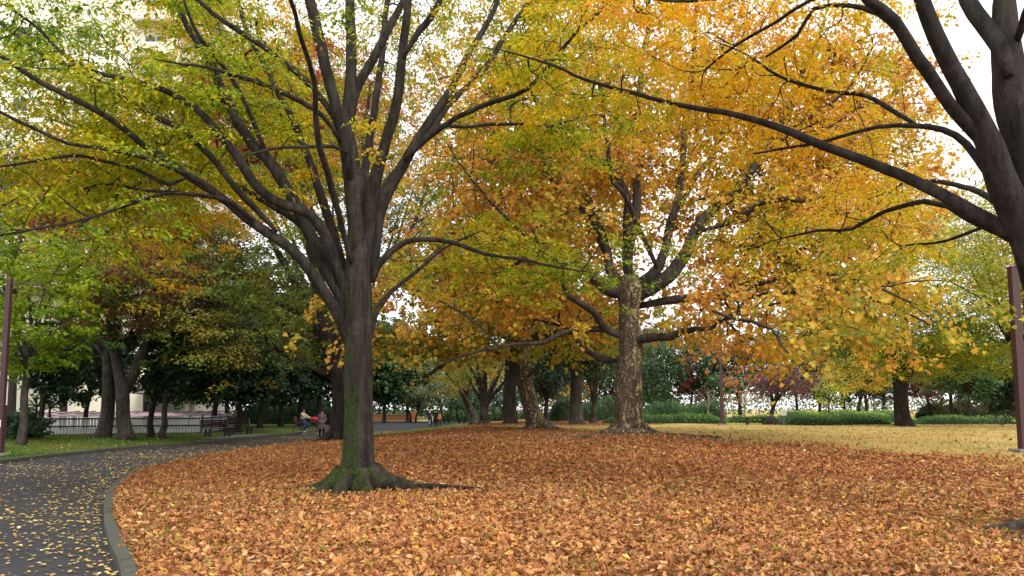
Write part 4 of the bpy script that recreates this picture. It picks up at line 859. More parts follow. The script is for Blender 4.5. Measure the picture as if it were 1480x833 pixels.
pyl = HZ - (C[:, 2] - CAMZ) / C[:, 1] * F; pxl = C[:, 0] / C[:, 1] * F + CX
C = C[(pyl < 512) & ~((pxl < 622) & (pxl > 560) & (pyl > 410) & (pyl < 480))]
T.grow(C, up=.1, step=.5, wig=.09); T.finish_radii(.008, .5, .08); T.wood(p2, M['limb_bark'], tw_sides=3, sides=9, min_r=.01)
T.foliage(p2, 34, .19, [(.10, .15, .02), (.24, .28, .03), (.44, .38, .05), (.58, .32, .05), (.44, .20, .05)], 'p', M['leaf'], 1.0, .35, lambda C: -.02, .18, .5, .3, 37, 5)
def woodland(label, name, x0, x1, Y, h, cols, seed, n, size=.5, ymod=6):
    r = np.random.default_rng(seed); XA, XB = (x0 - CX) / F * Y, (x1 - CX) / F * Y
    x = r.uniform(XA, XB, n); y = Y + r.uniform(-ymod, ymod, n); top = h * (.75 + .35 * snoise(np.column_stack([x, y * .3, 0 * x]), .12, seed))
    z = .2 + top * r.random(n) ** .8; p = np.column_stack([x, y, z]); nr = unit(r.normal(size=(n, 3)) + [0, -1, .6]); ax = unit(r.normal(size=(n, 3)))
    c = pal(.4 + .35 * snoise(p, .35, seed) + r.normal(0, .15, n), cols)
    o = npmesh(name, leaf_verts(p, ax, nr, size * r.uniform(.5, 1.3, n), BL), leaf_faces(n, 4, ZF), K, None, np.repeat(c, 4, 0)); return tag(o, label, kind='stuff')
woodland('dark distant wood behind the grove', 'distant_wood', 290, 620, 128, 15, DG, 201, 26000)
woodland('green distant wood behind the plane trees', 'distant_wood', 600, 960, 140, 14, DG2, 202, 26000)
woodland('pale dull green distant wood to the right', 'distant_wood', 940, 1620, 190, 6, MUTED, 203, 9000, .6)
# ------------------------------------------------------------------ hedges, shrubs, yucca
def hedge(label, x0, x1, Y, h, d, cols, seed, group='clipped hedges at the lawn edge', z0=None, n=None, wob=.12, name='hedge', size=.085):
    r = np.random.default_rng(seed); XA, XB = (x0 - CX) / F * Y, (x1 - CX) / F * Y; L = XB - XA
    n = n or int(L * h * 700); zb_ = z0 if z0 is not None else float(gz((XA + XB) / 2, Y))
    o = empty(name, label, name, group)
    m = MB(); V = []; nx = max(6, int(L / .4)); ny = 10
    for i in range(nx + 1):
        x = XA + L * i / nx; e = min(1, min(i, nx - i) / 2.0 * .6 + .35)
        for j in range(ny + 1):
            a = pi * j / ny; zz = h * e * (abs(sin(a)) ** .5) * (1 + wob * sin(x * 1.7 + seed) + wob * .5 * sin(x * 4.1)) * .9
            V.append((x, Y - d / 2 * cos(a) * .93, zb_ - .05 + zz))
    V = np.array(V); Fs = [(i * (ny + 1) + j, (i + 1) * (ny + 1) + j, (i + 1) * (ny + 1) + j + 1, i * (ny + 1) + j + 1) for i in range(nx) for j in range(ny)]
    npmesh('core', V, np.array(Fs), M['hedge_core'], o, None, True)
    k = r.integers(0, len(V) - ny - 3, n); u = r.random((n, 1)); v = r.random((n, 1))
    p = V[k] * (1 - u) + V[np.minimum(k + 1, len(V) - 1)] * u; keep = np.abs(V[k][:, 0] - V[np.minimum(k + 1, len(V) - 1)][:, 0]) < .01; p = p[keep]; n = len(p)
    p = p + np.column_stack([r.uniform(0, L / nx, n), r.normal(0, .05, n), r.normal(0.02, .05, n)])
    cen = np.column_stack([p[:, 0], np.full(n, Y), np.full(n, zb_ + h * .2)])
    nr = unit(p - cen + r.normal(0, .25, (n, 3))); ax = unit(r.normal(size=(n, 3)) + [0, -.3, .9])
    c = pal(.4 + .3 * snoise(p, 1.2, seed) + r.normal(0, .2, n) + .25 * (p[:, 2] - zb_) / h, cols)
    npmesh('foliage', leaf_verts(p, ax, nr, size * r.uniform(.6, 1.4, n), BL), leaf_faces(n, 4, ZF), K, o, np.repeat(c, 4, 0).clip(0, .9))
    return o
M['hedge_core'] = plain('hedge_core', (.015, .03, .010), .95)
HG = [(.02, .06, .012), (.05, .13, .02), (.10, .24, .03), (.20, .36, .05)]
HL = [(.08, .18, .02), (.20, .36, .04), (.34, .50, .07)]
hedge('long clipped green hedge right of the main plane trunk', 872, 1042, 53, .66, 2.2, HG, 1)
hedge('bright green low hedge behind the backless bench', 1042, 1125, 56, .6, 2.0, HL, 2)
hedge('rounded dark green hedge behind the white signboard', 1112, 1278, 49, .60, 2.4, HG, 3)
hedge('bright light green hedge top seen over the rounded hedge', 1125, 1300, 60, .85, 5.0, HL, 4, z0=.7)
hedge('dark green hedge right of the stout forked trunk', 1312, 1460, 51, .58, 2.0, HG, 5)
hedge('low dark shrubs in shade behind the long hedge', 905, 1040, 64, 1.5, 3.5, DG2, 6, 'shrub banks', wob=.2, name='shrub', size=.14)
hedge('green shrub bank between the two plane trees', 792, 890, 66, 1.9, 4, DG2, 7, 'shrub banks', wob=.2, name='shrub', size=.14)
hedge('clipped shrubs left of the fence shed roof', -10, 50, 37, 1.3, 2, DG, 8, 'shrub banks', wob=.2, name='shrub', size=.10)
hedge('undergrowth beneath the grove behind the cyclist', 350, 500, 76, 2.3, 4, DG, 9, 'shrub banks', wob=.3, name='shrub', size=.16)
hedge('undergrowth left of the leaning plane', 640, 770, 108, 1.6, 4, DG2, 10, 'shrub banks', wob=.3, name='shrub', size=.2)
hedge('far right undergrowth behind the hedge', 1330, 1560, 96, 1.7, 4, MUTED, 11, 'shrub banks', wob=.3, name='shrub', size=.2)
sh = generic_tree('shrub', 'dark leafy shrub at the foot of the lime ginkgo', 'shrub', None, 44, 35.5, gz, 42, 612, 28, 26, .05, 70, 46, .10, DG, seed=140, leafmat=K, spread=.35, depth=.9)
yc = empty('yucca', 'spiky green yucca in front of the cream wall behind the fence', 'plant')
yr = np.random.default_rng(4)
for (cx_, cy_, s_) in ((53, 588, 1), (72, 590, .9), (60, 577, .8)):
    c0 = P(cx_, cy_, 43.5); mb = MB()
    for k in range(46):
        a = yr.uniform(0, 2 * pi); e = yr.uniform(-.2, 1.3); L = .85 * s_ * yr.uniform(.8, 1.1); d = np.array([cos(a) * cos(e), sin(a) * cos(e), sin(e)]); sd = np.cross(d, (0, 0, 1.)); sd /= np.linalg.norm(sd) + 1e-6
        p1_ = c0 + d * L * .5; p2_ = c0 + d * L + [0, 0, -.10 * L]
        mb.add([c0 - sd * .02, c0 + sd * .02, p1_ + sd * .035, p2_, p1_ - sd * .035], [(0, 1, 2, 3, 4)])
    mb.build('leaf_rosette', M['yucca'] if 'yucca' in M else M.setdefault('yucca', plain('yucca', (.03, .09, .03), .5)), yc)
mb = MB()
for (cx_, cy_) in ((53, 588), (72, 590), (60, 577)):
    c0 = P(cx_, cy_, 43.5); mb.tube([(c0[0], c0[1], 0), (c0[0] + .03, c0[1], c0[2] * .5), c0], [.09, .07, .06], 8)
mb.build('stem', M['dark_bark'], yc)
# ------------------------------------------------------------------ buildings, fence, street furniture
M['cream'] = None
t = NT('cream_render'); co = t.coord(); n1 = t.noise(t.coord((1, 1, .25)), .6, 5); n2 = t.noise(co, 30, 3)
c = t.mix(n1, (.80, .74, .58), (.88, .83, .69)); M['cream'] = t.done(t.bsdf(c, .85, n2, .1, .01, .2))
M['trimgrey'] = plain('concrete_trim', (.42, .40, .35), .85); M['eave'] = plain('eave_soffit', (.30, .27, .21), .85)
M['glass'] = plain('window_glass', (.05, .06, .07), .12, .1, 2, .6); M['white'] = plain('white_paint', (.78, .78, .76), .5, .06)
M['steel_brown'] = plain('brown_painted_steel', (.062, .026, .030), .42, .15, 12, .4, 0, .05)
M['shed_pink'] = plain('pink_metal_roof', (.42, .29, .31), .5, .12, 3); M['shed_dark'] = plain('dark_metal', (.03, .028, .03), .5)
M['picket'] = plain('grey_white_board', (.62, .63, .67), .7, .2, 4); M['wood'] = plain('dark_bench_wood', (.020, .012, .011), .8, .3, 20, .1)
M['concrete'] = plain('concrete', (.20, .19, .175), .9, .2, 4); M['concrete_dark'] = plain('concrete_dark', (.17, .165, .15), .9, .3, 3); M['brick_orange'] = plain('orange_wall', (.30, .12, .055), .85, .2, 3)
M['stone'] = plain('boulder_stone', (.05, .042, .038), .9, .5, 3, bump=.6)
bd = empty('apartment_building', 'large cream apartment block with balconies behind the left trees', 'building')
YA = 62.0; xa, xb = P(-420, 300, YA)[0], P(246, 300, YA)[0]; HB = 48
mb = MB(); mb.box(((xa + xb) / 2, YA + 7, HB / 2 - 1), (xb - xa, 14, HB + 2)); mb.build('wall', M['cream'], bd)
mb = MB()
for k in range(1, 16): mb.box(((xa + xb) / 2, YA - .012, k * 3.0 + .6), (xb - xa - .2, .03, .035))
for px in (60, 155): mb.box((P(px, 300, YA)[0], YA - .014, HB / 2), (.04, .034, HB - 1))
mb.build('wall_joints', M['trimgrey'], bd)
for k in range(3, 16):
    z = k * 3.0 - .4
    m = MB(); m.box((xb + .75, YA + 5, z), (1.5, 9.5, .22)); m.box((xb - 1.6, YA - .62, z), (3.2, 1.2, .22)); fl = m.build('balcony', M['trimgrey'], bd)
    m = MB(); m.box((xb + 1.46, YA + 5, z + .62), (.08, 9.5, 1.02)); m.box((xb - 1.6, YA - 1.18, z + .62), (3.2, .08, 1.02)); m.box((xb - 3.16, YA - .62, z + .62), (.08, 1.04, 1.02)); m.build('parapet', M['cream'], fl)
    m = MB(); m.box((xb - 1.7, YA - .03, z + 1.2), (1.7, .05, 1.9)); w_ = m.build('window', M['glass'], bd)
    m = MB(); 
    for dx in (-.88, 0, .88): m.box((xb - 1.7 + dx, YA - .05, z + 1.2), (.07, .06, 1.95))
    m.box((xb - 1.7, YA - .05, z + 2.18), (1.83, .06, .07)); m.build('frame', M['white'], w_)
for k in range(1, 16):
    for px in (20, 108):
        if (k + px) % 2: continue
        x = P(px, 300, YA)[0]; m = MB(); m.box((x, YA - .03, k * 3 + 2.0), (1.1, .05, 1.1)); w_ = m.build('window', M['glass'], bd)
        m = MB(); m.box((x, YA - .05, k * 3 + 1.42), (1.3, .14, .08)); m.box((x, YA - .06, k * 3 + 2.0), (.05, .05, 1.1)); m.build('frame', M['white'], w_)
# lower wing, running away from the camera
wg = empty('low_building', 'low cream building with brown eave and walkway roof behind the picket fence', 'building')
d = np.array([-.212, 1.0]); d /= np.linalg.norm(d); nrm = np.array([d[1], -d[0]]); p0 = np.array([xb - 1.0, YA]); LW = 29.0; rzw = math.atan2(d[1], d[0])
def wb(m, s, w, z, h, off, th): # box along the wing face: s start, w length, z bottom, off outward offset
    c_ = p0 + d * (s + w / 2) + nrm * (off); m.box((c_[0], c_[1], z + h / 2), (w, th, h), rzw)
m = MB(); wb(m, -2, LW, -1, 11.0, -5, 10); m.build('wall', M['cream'], wg)
m = MB(); wb(m, -2.5, LW + 1, 9.98, .55, -4.4, 11.2); m.build('roof', M['eave'], wg)
fx0, fx1, YF = P(150, 590, 50)[0], P(372, 590, 62)[0], 54
m = MB(); wb(m, -8, 36, 2.75, 1.0, 1.4, 2.8); cn = m.build('walkway_roof', M['eave'], wg)
m = MB(); wb(m, -8, 36, 3.76, .12, 1.4, 3.0); m.build('fascia', M['cream'], cn)
for k in range(7):
    s = -1.5 + k * 4; m = MB(); wb(m, s, 1.7, .9, 1.3, .04, .06); w_ = m.build('window', M['glass'], wg)
    m = MB(); wb(m, s - .08, 1.86, .84, .07, .07, .1); wb(m, s - .08, 1.86, 2.2, .07, .07, .1); wb(m, s + .82, .06, .9, 1.3, .09, .06); m.build('frame', M['white'], w_)
    m = MB(); wb(m, s + 2.6, .08, 0, 2.74, 1.3, 2.4); m.build('partition', M['white'], wg)
for k in range(3):
    for fl in (1, 2):
        m = MB(); wb(m, 1 + k * 8, 3, 3.0 * fl + 1.9, 1.4, .04, .06); m.build('window', M['glass'], wg)
for k, (s, c_, nm) in enumerate(((17.5, (.55, .62, .85), 'pale blue'), (18.3, (.8, .8, .85), 'white'), (21, (.6, .3, .45), 'pink'), (21.7, (.35, .42, .7), 'blue'))):
    m = MB(); cc = p0 + d * s + nrm * 2.6; V = []
    for i in range(7):
        for j in range(5): V.append((cc[0] + (i / 6 - .5) * .6 * d[0] + .05 * sin(i * 1.9) * nrm[0], cc[1] + (i / 6 - .5) * .6 * d[1], 2.4 - j * .22 + .02 * sin(i + j)))
    m.add(V, [(i * 5 + j, (i + 1) * 5 + j, (i + 1) * 5 + j + 1, i * 5 + j + 1) for i in range(6) for j in range(4)])
    o = m.build('laundry', plain('cloth_' + nm.replace(' ', '_'), c_, .9), None, True); tag(o, nm + ' laundry hanging under the walkway roof of the low building', 'laundry', 'laundry on the low building')
# bicycle shed roof
shd = empty('bike_shed', 'long low shed with pink corrugated roof just behind the fence', 'shed')
a0 = P(58, 597, 46); a1 = P(325, 597, 60); dd = (a1 - a0)[:2]; Ls = np.linalg.norm(dd); dd /= Ls; nn_ = np.array([dd[1], -dd[0]])
nxr = int(Ls / .12); V = []
for i in range(nxr + 1):
    for w_, z_ in ((1.2, 1.20), (-1.6, 1.46)):
        q = a0[:2] + dd * i * .12 + nn_ * w_; V.append((q[0], q[1], z_ + (.025 if i % 2 else -.025)))
V = np.array(V); npmesh('roof', V, np.array([(2 * i, 2 * i + 2, 2 * i + 3, 2 * i + 1) for i in range(nxr)]), M['shed_pink'], shd)
m = MB()
for i in range(0, int(Ls / 1.1)):
    q = a0[:2] + dd * (i * 1.1 + .4); m.box((q[0] - .2 * nn_[0], q[1] - .2 * nn_[1], 1.375), (.10, 3.0, .05), math.atan2(dd[1], dd[0]), 0, radians(-5.3))
m.build('roof_rib', M['shed_dark'], shd)
for i in range(0, int(Ls / 3.2) + 1):
    q = a0[:2] + dd * min(i * 3.2, Ls - .1) - nn_ * 1.2; m = MB(); m.box((q[0], q[1], .62), (.09, .09, 1.5)); m.build('post', M['shed_dark'], shd)
# picket fence
fe = empty('picket_fence', 'long grey white picket fence with dark rails behind the left lawn', 'fence')
f0 = P(48, 620, 42.0); f1 = P(292, 620, 46.0); f2 = P(345, 620, 62.0)
def fence_run(A, B, n0=0):
    v = (B - A)[:2]; L = np.linalg.norm(v); v /= L; rz = math.atan2(v[1], v[0]); zt = lambda q: float(gz(q[0], q[1])) - .0
    nP = int(L / 3.0)
    for k in range(nP + 1):
        q = A[:2] + v * min(k * L / max(nP, 1), L); m = MB(); m.box((q[0], q[1], .66), (.13, .13, 1.26), rz, .01); m.build('post', M['picket_post'], fe)
    m = MB()
    for z in (.28, .72, 1.12): m.box((*(A[:2] + v * L / 2 + np.array([v[1], -v[0]]) * .045), z), (L, .04, .07), rz)
    m.build('rail', M['shed_dark'], fe)
    m = MB()
    for k in range(int(L / .155)):
        q = A[:2] + v * (k * .155 + .08) + np.array([-v[1], v[0]]) * .0; m.box((q[0], q[1], .70 + .006 * sin(k * 1.7)), (.13, .028, 1.0), rz, .004)
    tag(m.build('boards', M['picket'], fe), kind='stuff')
M['picket_post'] = plain('fence_post', (.16, .155, .15), .8)
fence_run(f0, f1); fence_run(f1, f2)
m = MB(); m.box((*((f0 + f1) / 2)[:2], .1), (np.linalg.norm((f1 - f0)[:2]), .16, .3), math.atan2((f1 - f0)[1], (f1 - f0)[0])); m.build('footing', M['stone'], fe)
# orange wall at the end of the path
ow = empty('low_wall', 'low orange brick wall across the far end of the path', 'wall')
A = P(536, 600, 112); B = P(604, 600, 112); m = MB(); m.box(((A[0] + B[0]) / 2, 112, .40), (B[0] - A[0], .4, .9)); m.build('wall', M['brick_orange'], ow)
m = MB(); m.box(((A[0] + B[0]) / 2, 112, .90), (B[0] - A[0] + .2, .55, .1)); m.build('coping', M['concrete'], ow)
m = MB(); m.box((B[0] - .5, 111.7, .65), (.9, .9, 1.4), 0, .03); m.build('pier', M['brick_orange'], ow)
# lamp posts
def lamp_post(label, px, Y, H, arm=1, low=1.62, w=.155):
    X = (px - CX) / F * Y; z = float(gz(X, Y)); o = empty('lamp_post', label, 'lamp post', 'brown lamp posts around the clearing', (X, Y, z))
    m = MB(); m.box((0, 0, low / 2), (w * 1.4, w * 1.4, low), 0, .015); m.box((0, 0, low + .015), (w * 1.5, w * 1.5, .05), 0, .01); m.build('post_base', M['steel_brown'], o)
    m = MB(); m.box((0, 0, (H + low) / 2), (w, w, H - low), 0, .012); m.box((0, 0, H + .01), (w + .015, w + .015, .03)); m.build('pole', M['steel_brown'], o)
    m = MB(); m.box((arm * .36, 0, H - .30), (.52, .07, .07)); m.build('arm', M['steel_brown'], o)
    m = MB(); m.box((arm * .90, 0, H - .30), (.58, .34, .20), 0, .03); h_ = m.build('lamp_head', M['steel_brown'], o)
    m = MB(); m.box((arm * .90, 0, H - .41), (.46, .26, .03), 0, .01); m.build('diffuser', M['white'], h_)
    m = MB(); m.box((0, 0, .02), (.5, .5, .12), 0, .02); m.build('footing', M['concrete'], o)
    return o
lp = lamp_post('brown square steel lamp post with box lamp at the left edge', 6, 26.6, 6.05)
m = MB(); m.box((.02, -.114, 1.05), (.09, .012, .24), 0, .003); st = m.build('notice_plate', M['white'], lp)
m = MB(); m.box((.02, -.122, 1.10), (.05, .004, .02)); m.box((.02, -.122, 1.03), (.035, .004, .05)); m.build('notice_print', M['shed_dark'], st)
lamp_post('tall reddish brown lamp post at the right edge of the dry lawn', 1473, 20.2, 4.7, 1, .02, .19)
lamp_post('slim dark red lamp post before the long hedge right of the plane tree', 1042, 48.5, 6.0, 1, 1.4)
# benches along the path
def bench(label, X, Y, rz, L=1.7):
    z = float(gz(X, Y)) + .03; o = empty('park_bench', label, 'bench', 'benches along the path', (X, Y, z), rz)
    m = MB()
    for k in range(4): m.box((0, -.20 + k * .115, .43), (L, .095, .035), 0, .008)
    m.build('seat', M['wood'], o)
    m = MB()
    for k in range(4): m.box((0, .245 + k * .028, .53 + k * .105), (L, .03, .085), 0, .006, -.25)
    m.build('backrest', M['wood'], o)
    for s_ in (-1, 1):
        for y_ in (-.14, .15): m = MB(); m.box((s_ * (L / 2 - .28), y_, .20), (.10, .10, .41), 0, .01); m.build('leg', M['shed_dark'], o)
        m = MB(); m.tube([(s_ * (L / 2 - .02), -.24, .44), (s_ * (L / 2 - .02), .0, .42), (s_ * (L / 2 - .02), .22, .45), (s_ * (L / 2 - .02), .34, .92)], .022, 7); m.build('side_frame', M['pole_light'], o)
    return o
M['pole_light'] = plain('worn_steel', (.16, .15, .155), .45, .2, 10, .5)
bench('dark slatted park bench nearest the picket fence', -15.75, 42.9, 1.1, 1.9)
bench('dark slatted park bench further along, right of the nearer bench', -15.7, 46.4, 1.1, 1.9)
bench('dark park bench facing away in the gap between the two front benches', -17.0, 48.6, 1.2 + pi, 1.6)
m = MB(); m.box((-15.3, 44.4, .115), (7.0, 1.1, .10), 1.49, .01); pd = m.build('concrete_pad', M['concrete_dark']); tag(pd, 'flat concrete slab in front of the park benches', 'slab')
bl = empty('backless_bench', 'low backless bench on the lawn before the bright hedge', 'bench', None, ((1090 - CX) / F * 47.5, 47.5, float(gz(14, 47.5))), .05)
m = MB()
for k in range(3): m.box((0, -.15 + k * .15, .40), (1.55, .135, .045), 0, .01)
m.build('seat', M['wood'], bl)
for s_ in (-1, 1): m = MB(); m.box((s_ * .5, 0, .19), (.10, .34, .39), 0, .01); m.build('leg', M['shed_dark'], bl)
# boulder
r_ = np.random.default_rng(3); m = MB(); m.ball((0, 0, 0), 1, 22, 14); V = m.V[0]; V = V * (1 + .13 * snoise(V, 1.6, 4)[:, None] + .05 * snoise(V, 5, 6)[:, None]) * [.36, .34, .36]
V[:, 2] = np.maximum(V[:, 2], -.2); m.V[0] = V + [(1113 - CX) / F * 48.2, 48.2, float(gz(15, 48.2)) + .19]
tag(m.build('boulder', M['stone'], None, True), 'dark brown boulder at the end of the backless bench', 'boulder')
# signboard
sg = empty('signboard', 'small white notice board on a thin post before the hedge', 'sign', None, ((1130.5 - CX) / F * 47, 47, float(gz(16, 47))))
m = MB(); m.box((0, 0, .30), (.045, .045, .66)); m.build('post', M['pole_light'], sg)
m = MB(); m.box((0, -.03, .76), (.31, .03, .38), 0, .006); b_ = m.build('board', M['white'], sg)
m = MB(); 
for k in range(5): m.box((-.01 * (k % 2), -.0475, .88 - k * .055), (.22 - .03 * (k % 3), .003, .012))
m.build('print', M['pole_light'], b_)
wp = empty('white_post', 'thin white pole standing behind the rounded hedge', 'post', None, ((1255 - CX) / F * 62, 62, .6)); m = MB(); m.tube([(0, 0, 0), (0, 0, 1.7)], .06, 8); m.ball((0, 0, 1.7), .065, 8, 6); m.build('pole', M['white'], wp)
m = MB(); m.box((0, 0, .04), (.3, .3, .1), 0, .02); m.build('footing', M['concrete'], wp)
# ------------------------------------------------------------------ people and bicycles
M['skin'] = plain('skin', (.50, .30, .21), .6, .05); M['hair'] = plain('hair', (.012, .010, .010), .6, .3, 30)
def skinmesh(name, joints, edges, mat, parent, root=0, sub=1):
    me = bpy.data.meshes.new(name); me.from_pydata([j[:3] for j in joints], edges, []); me.materials.append(mat)
    o = bpy.data.objects.new(name, me); link(o, parent); md = o.modifiers.new('Skin', 'SKIN'); md.use_smooth_shade = True
    for i, j in enumerate(joints):
        r = j[3]; v = me.skin_vertices[0].data[i]; v.radius = (r, r) if not isinstance(r, tuple) else r; v.use_root = (i == root)
    sd = o.modifiers.new('Subsurf', 'SUBSURF'); sd.levels = sub; sd.render_levels = sub
    return o
def person(label, loc, rz, H=1.62, pose='stand', coat=(.3, .22, .3), legs=(.02, .02, .025), coatlen=.5, shoe=(.03, .03, .03), hairlong=True, group=None, coatname='coat', sc=None):
    """x right, y forward (facing -y at rz 0), z up"""
    o = empty('person', label, 'person', group, loc, rz); k = H / 1.62
    J = {}
    J['pelvis'] = (0, 0, .86, .115); J['waist'] = (0, -.005, 1.0, .105); J['chest'] = (0, .0, 1.20, .13); J['neck'] = (0, .005, 1.36, .05); J['headb'] = (0, -.01, 1.44, .075); J['head'] = (0, -.015, 1.53, .085)
    for s, n in ((-1, 'L'), (1, 'R')):
        J['sh' + n] = (s * .165, .0, 1.30, .052); J['el' + n] = (s * .215, .02, 1.05, .04); J['wr' + n] = (s * .205, -.06, .83, .027); J['pa' + n] = (s * .200, -.075, .77, .03)
        J['hip' + n] = (s * .09, 0, .80, .085); J['kn' + n] = (s * .10, -.015, .45, .055); J['an' + n] = (s * .10, .02, .08, .036); J['to' + n] = (s * .115, -.13, .035, .034)
    if pose == 'hands':   # arms bent, hands before the belly
        for s, n in ((-1, 'L'), (1, 'R')): J['el' + n] = (s * .22, .03, 1.06, .04); J['wr' + n] = (s * .12, -.17, .98, .027); J['pa' + n] = (s * .06, -.20, .97, .03)
    if pose == 'walk':
        J['knL'] = (-.10, -.12, .47, .055); J['anL'] = (-.10, -.10, .09, .036); J['toL'] = (-.11, -.25, .05, .034); J['knR'] = (.10, .06, .45, .055); J['anR'] = (.10, .22, .14, .036); J['toR'] = (.11, .10, .04, .034)
    if pose in ('cycle', 'sit'):
        dz = -.86 + (.92 if pose == 'cycle' else .45); fw = -.22 if pose == 'cycle' else 0
        for q in ('pelvis', 'waist', 'chest', 'neck', 'headb', 'head', 'shL', 'shR'):
            x, y, z, r = J[q]; J[q] = (x, y + fw * max(0, z - .9) * .8, z + dz, r)
        for s, n in ((-1, 'L'), (1, 'R')):
            J['hip' + n] = (s * .09, -.03, .80 + dz + .03, .085)
            if pose == 'cycle':
                J['el' + n] = (s * .24, -.28, 1.16, .04); J['wr' + n] = (s * .25, -.50, 1.08, .027); J['pa' + n] = (s * .25, -.57, 1.07, .03)
                kz, ky, az, ay = ((.72, -.40, .36, -.26) if s > 0 else (.62, -.36, .22, -.20)); J['kn' + n] = (s * .12, ky, kz, .055); J['an' + n] = (s * .11, ay, az, .036); J['to' + n] = (s * .12, ay - .15, az - .06, .034)
            else:
                J['kn' + n] = (s * .12, -.42, .47, .06); J['an' + n] = (s * .12, -.42, .09, .038); J['to' + n] = (s * .12, -.57, .04, .034)
                J['el' + n] = (s * .24, -.10, .68, .04); J['wr' + n] = (s * .17, -.32, .60, .027); J['pa' + n] = (s * .14, -.40, .58, .03)
    if pose == 'push':
        for s, n in ((-1, 'L'), (1, 'R')): J['el' + n] = (s * .22, -.12, 1.06, .04); J['wr' + n] = (s * .2, -.36, .98, .027); J['pa' + n] = (s * .2, -.43, .98, .03)
    names = list(J); idx = {n: i for i, n in enumerate(names)}
    E = [('pelvis', 'waist'), ('waist', 'chest'), ('chest', 'neck'), ('neck', 'headb'), ('headb', 'head')]
    for n in 'LR': E += [('chest', 'sh' + n), ('sh' + n, 'el' + n), ('el' + n, 'wr' + n), ('wr' + n, 'pa' + n), ('pelvis', 'hip' + n), ('hip' + n, 'kn' + n), ('kn' + n, 'an' + n), ('an' + n, 'to' + n)]
    V = [tuple(c * k for c in J[n]) for n in names]; Ed = [(idx[a], idx[b]) for a, b in E]
    for s, n in ((-1, 'L'), (1, 'R')):   # five fingers per hand
        p = np.array(J['pa' + n][:3]); w = np.array(J['wr' + n][:3]); dr = unit(p - w); sd = unit(np.cross(dr, (0, 0, 1.0)) if abs(dr[2]) < .8 else np.cross(dr, (0, 1.0, 0)))
        for f in range(5):
            if f < 4: a = p + dr * .035 + sd * (f - 1.5) * .019; L = (.055, .065, .06, .045)[f]; b = a + dr * L * .6; c_ = b + dr * L * .4 + np.array([0, 0, -.02])
            else: a = p - dr * .01 - sd * s * .035; b = a + dr * .03 - sd * s * .02; c_ = b + dr * .03
            i0 = len(V); V += [tuple(a * k) + (.0085 * k,), tuple(b * k) + (.008 * k,), tuple(c_ * k) + (.006 * k,)]; Ed += [(idx['pa' + n], i0), (i0, i0 + 1), (i0 + 1, i0 + 2)]
    skinmesh('body', V, Ed, M['skin'], o, 0, 1)
    h = np.array(J['head'][:3]) * k
    m = MB(); m.ball(h + np.array([0, .012, .012]) * k, .104 * k, 16, 10, (.95, 1.02, 1.08)); V_ = m.V[0]; keep = V_[:, 1] < h[1] - .03 * k; low = V_[:, 2] < h[2] + .035 * k
    V_[keep & low, 1] = h[1] + .0
    if hairlong: m.ball(h + np.array([0, .055, -.09]) * k, .075 * k, 12, 8, (1.1, .7, 1.5))
    m.build('hair', M['hair'], o, True)
    m = MB()
    for s in (-1, 1): m.ball(h + np.array([s * .032, -.083, .0]) * k, .011 * k, 8, 6)
    m.build('eyes', M['hair'], o, True)
    m = MB(); m.ball(h + np.array([0, -.095, -.025]) * k, .016 * k, 8, 6, (.8, 1, 1.5))
    for s in (-1, 1): m.ball(h + np.array([s * .088, .0, -.01]) * k, .022 * k, 8, 6, (.4, .8, 1.2))
    m.build('face_features', M['skin'], o, True)
    # clothes grown over the same joints
    g = lambda n, e, f=1: tuple(c * k for c in J[n][:3]) + ((J[n][3] * f + e) * k,)
    mc = plain(coatname + '_cloth_' + str(int(rng.integers(1e6))), coat, .9, .12, 8)
    cj = [g('pelvis', .03), g('waist', .025), g('chest', .025), tuple(c * k for c in (J['neck'][0], J['neck'][1], J['neck'][2] - .03)) + (.065 * k,)]; ce = [(0, 1), (1, 2), (2, 3)]
    for n in 'LR': i = len(cj); cj += [g('sh' + n, .02), g('el' + n, .018), g('wr' + n, .016)]; ce += [(2, i), (i, i + 1), (i + 1, i + 2)]
    skinmesh(coatname, cj, ce, mc, o, 0, 1)
    pz = J['pelvis'][2]
    if coatlen > 0 and pose not in ('cycle', 'sit'):
        m = MB(); m.tube(np.array([(0, 0, pz + .18), (0, 0, pz), (0, .0, pz - coatlen * .5), (0, .005, pz - coatlen)]) * k, np.array([.155, .185, .215, .235]) * k, 18, True, lambda a, t, i: 1 + .05 * np.sin(5 * a) * t)
        V_ = m.V[0]; V_[:, 1] *= .78; m.build('skirt', mc, o, True)
    ml = plain('trousers_' + str(int(rng.integers(1e6))), legs, .9, .1, 8)
    lj = [g('pelvis', .012)]; le = []
    for n in 'LR': i = len(lj); lj += [g('hip' + n, .014), g('kn' + n, .014), g('an' + n, .014)]; le += [(0, i), (i, i + 1), (i + 1, i + 2)]
    skinmesh('trousers', lj, le, ml, o, 0, 1)
    ms = plain('shoe_' + str(int(rng.integers(1e6))), shoe, .6)
    for n in 'LR':
        a, t_ = np.array(J['an' + n][:3]), np.array(J['to' + n][:3]); m = MB(); m.tube([(a + [0, .03, -.03]) * k, (a * .5 + t_ * .5 + [0, 0, -.005]) * k, (t_ + [0, -.02, .0]) * k], np.array([.045, .05, .035]) * k, 10); m.build('shoe', ms, o, True)
    return o
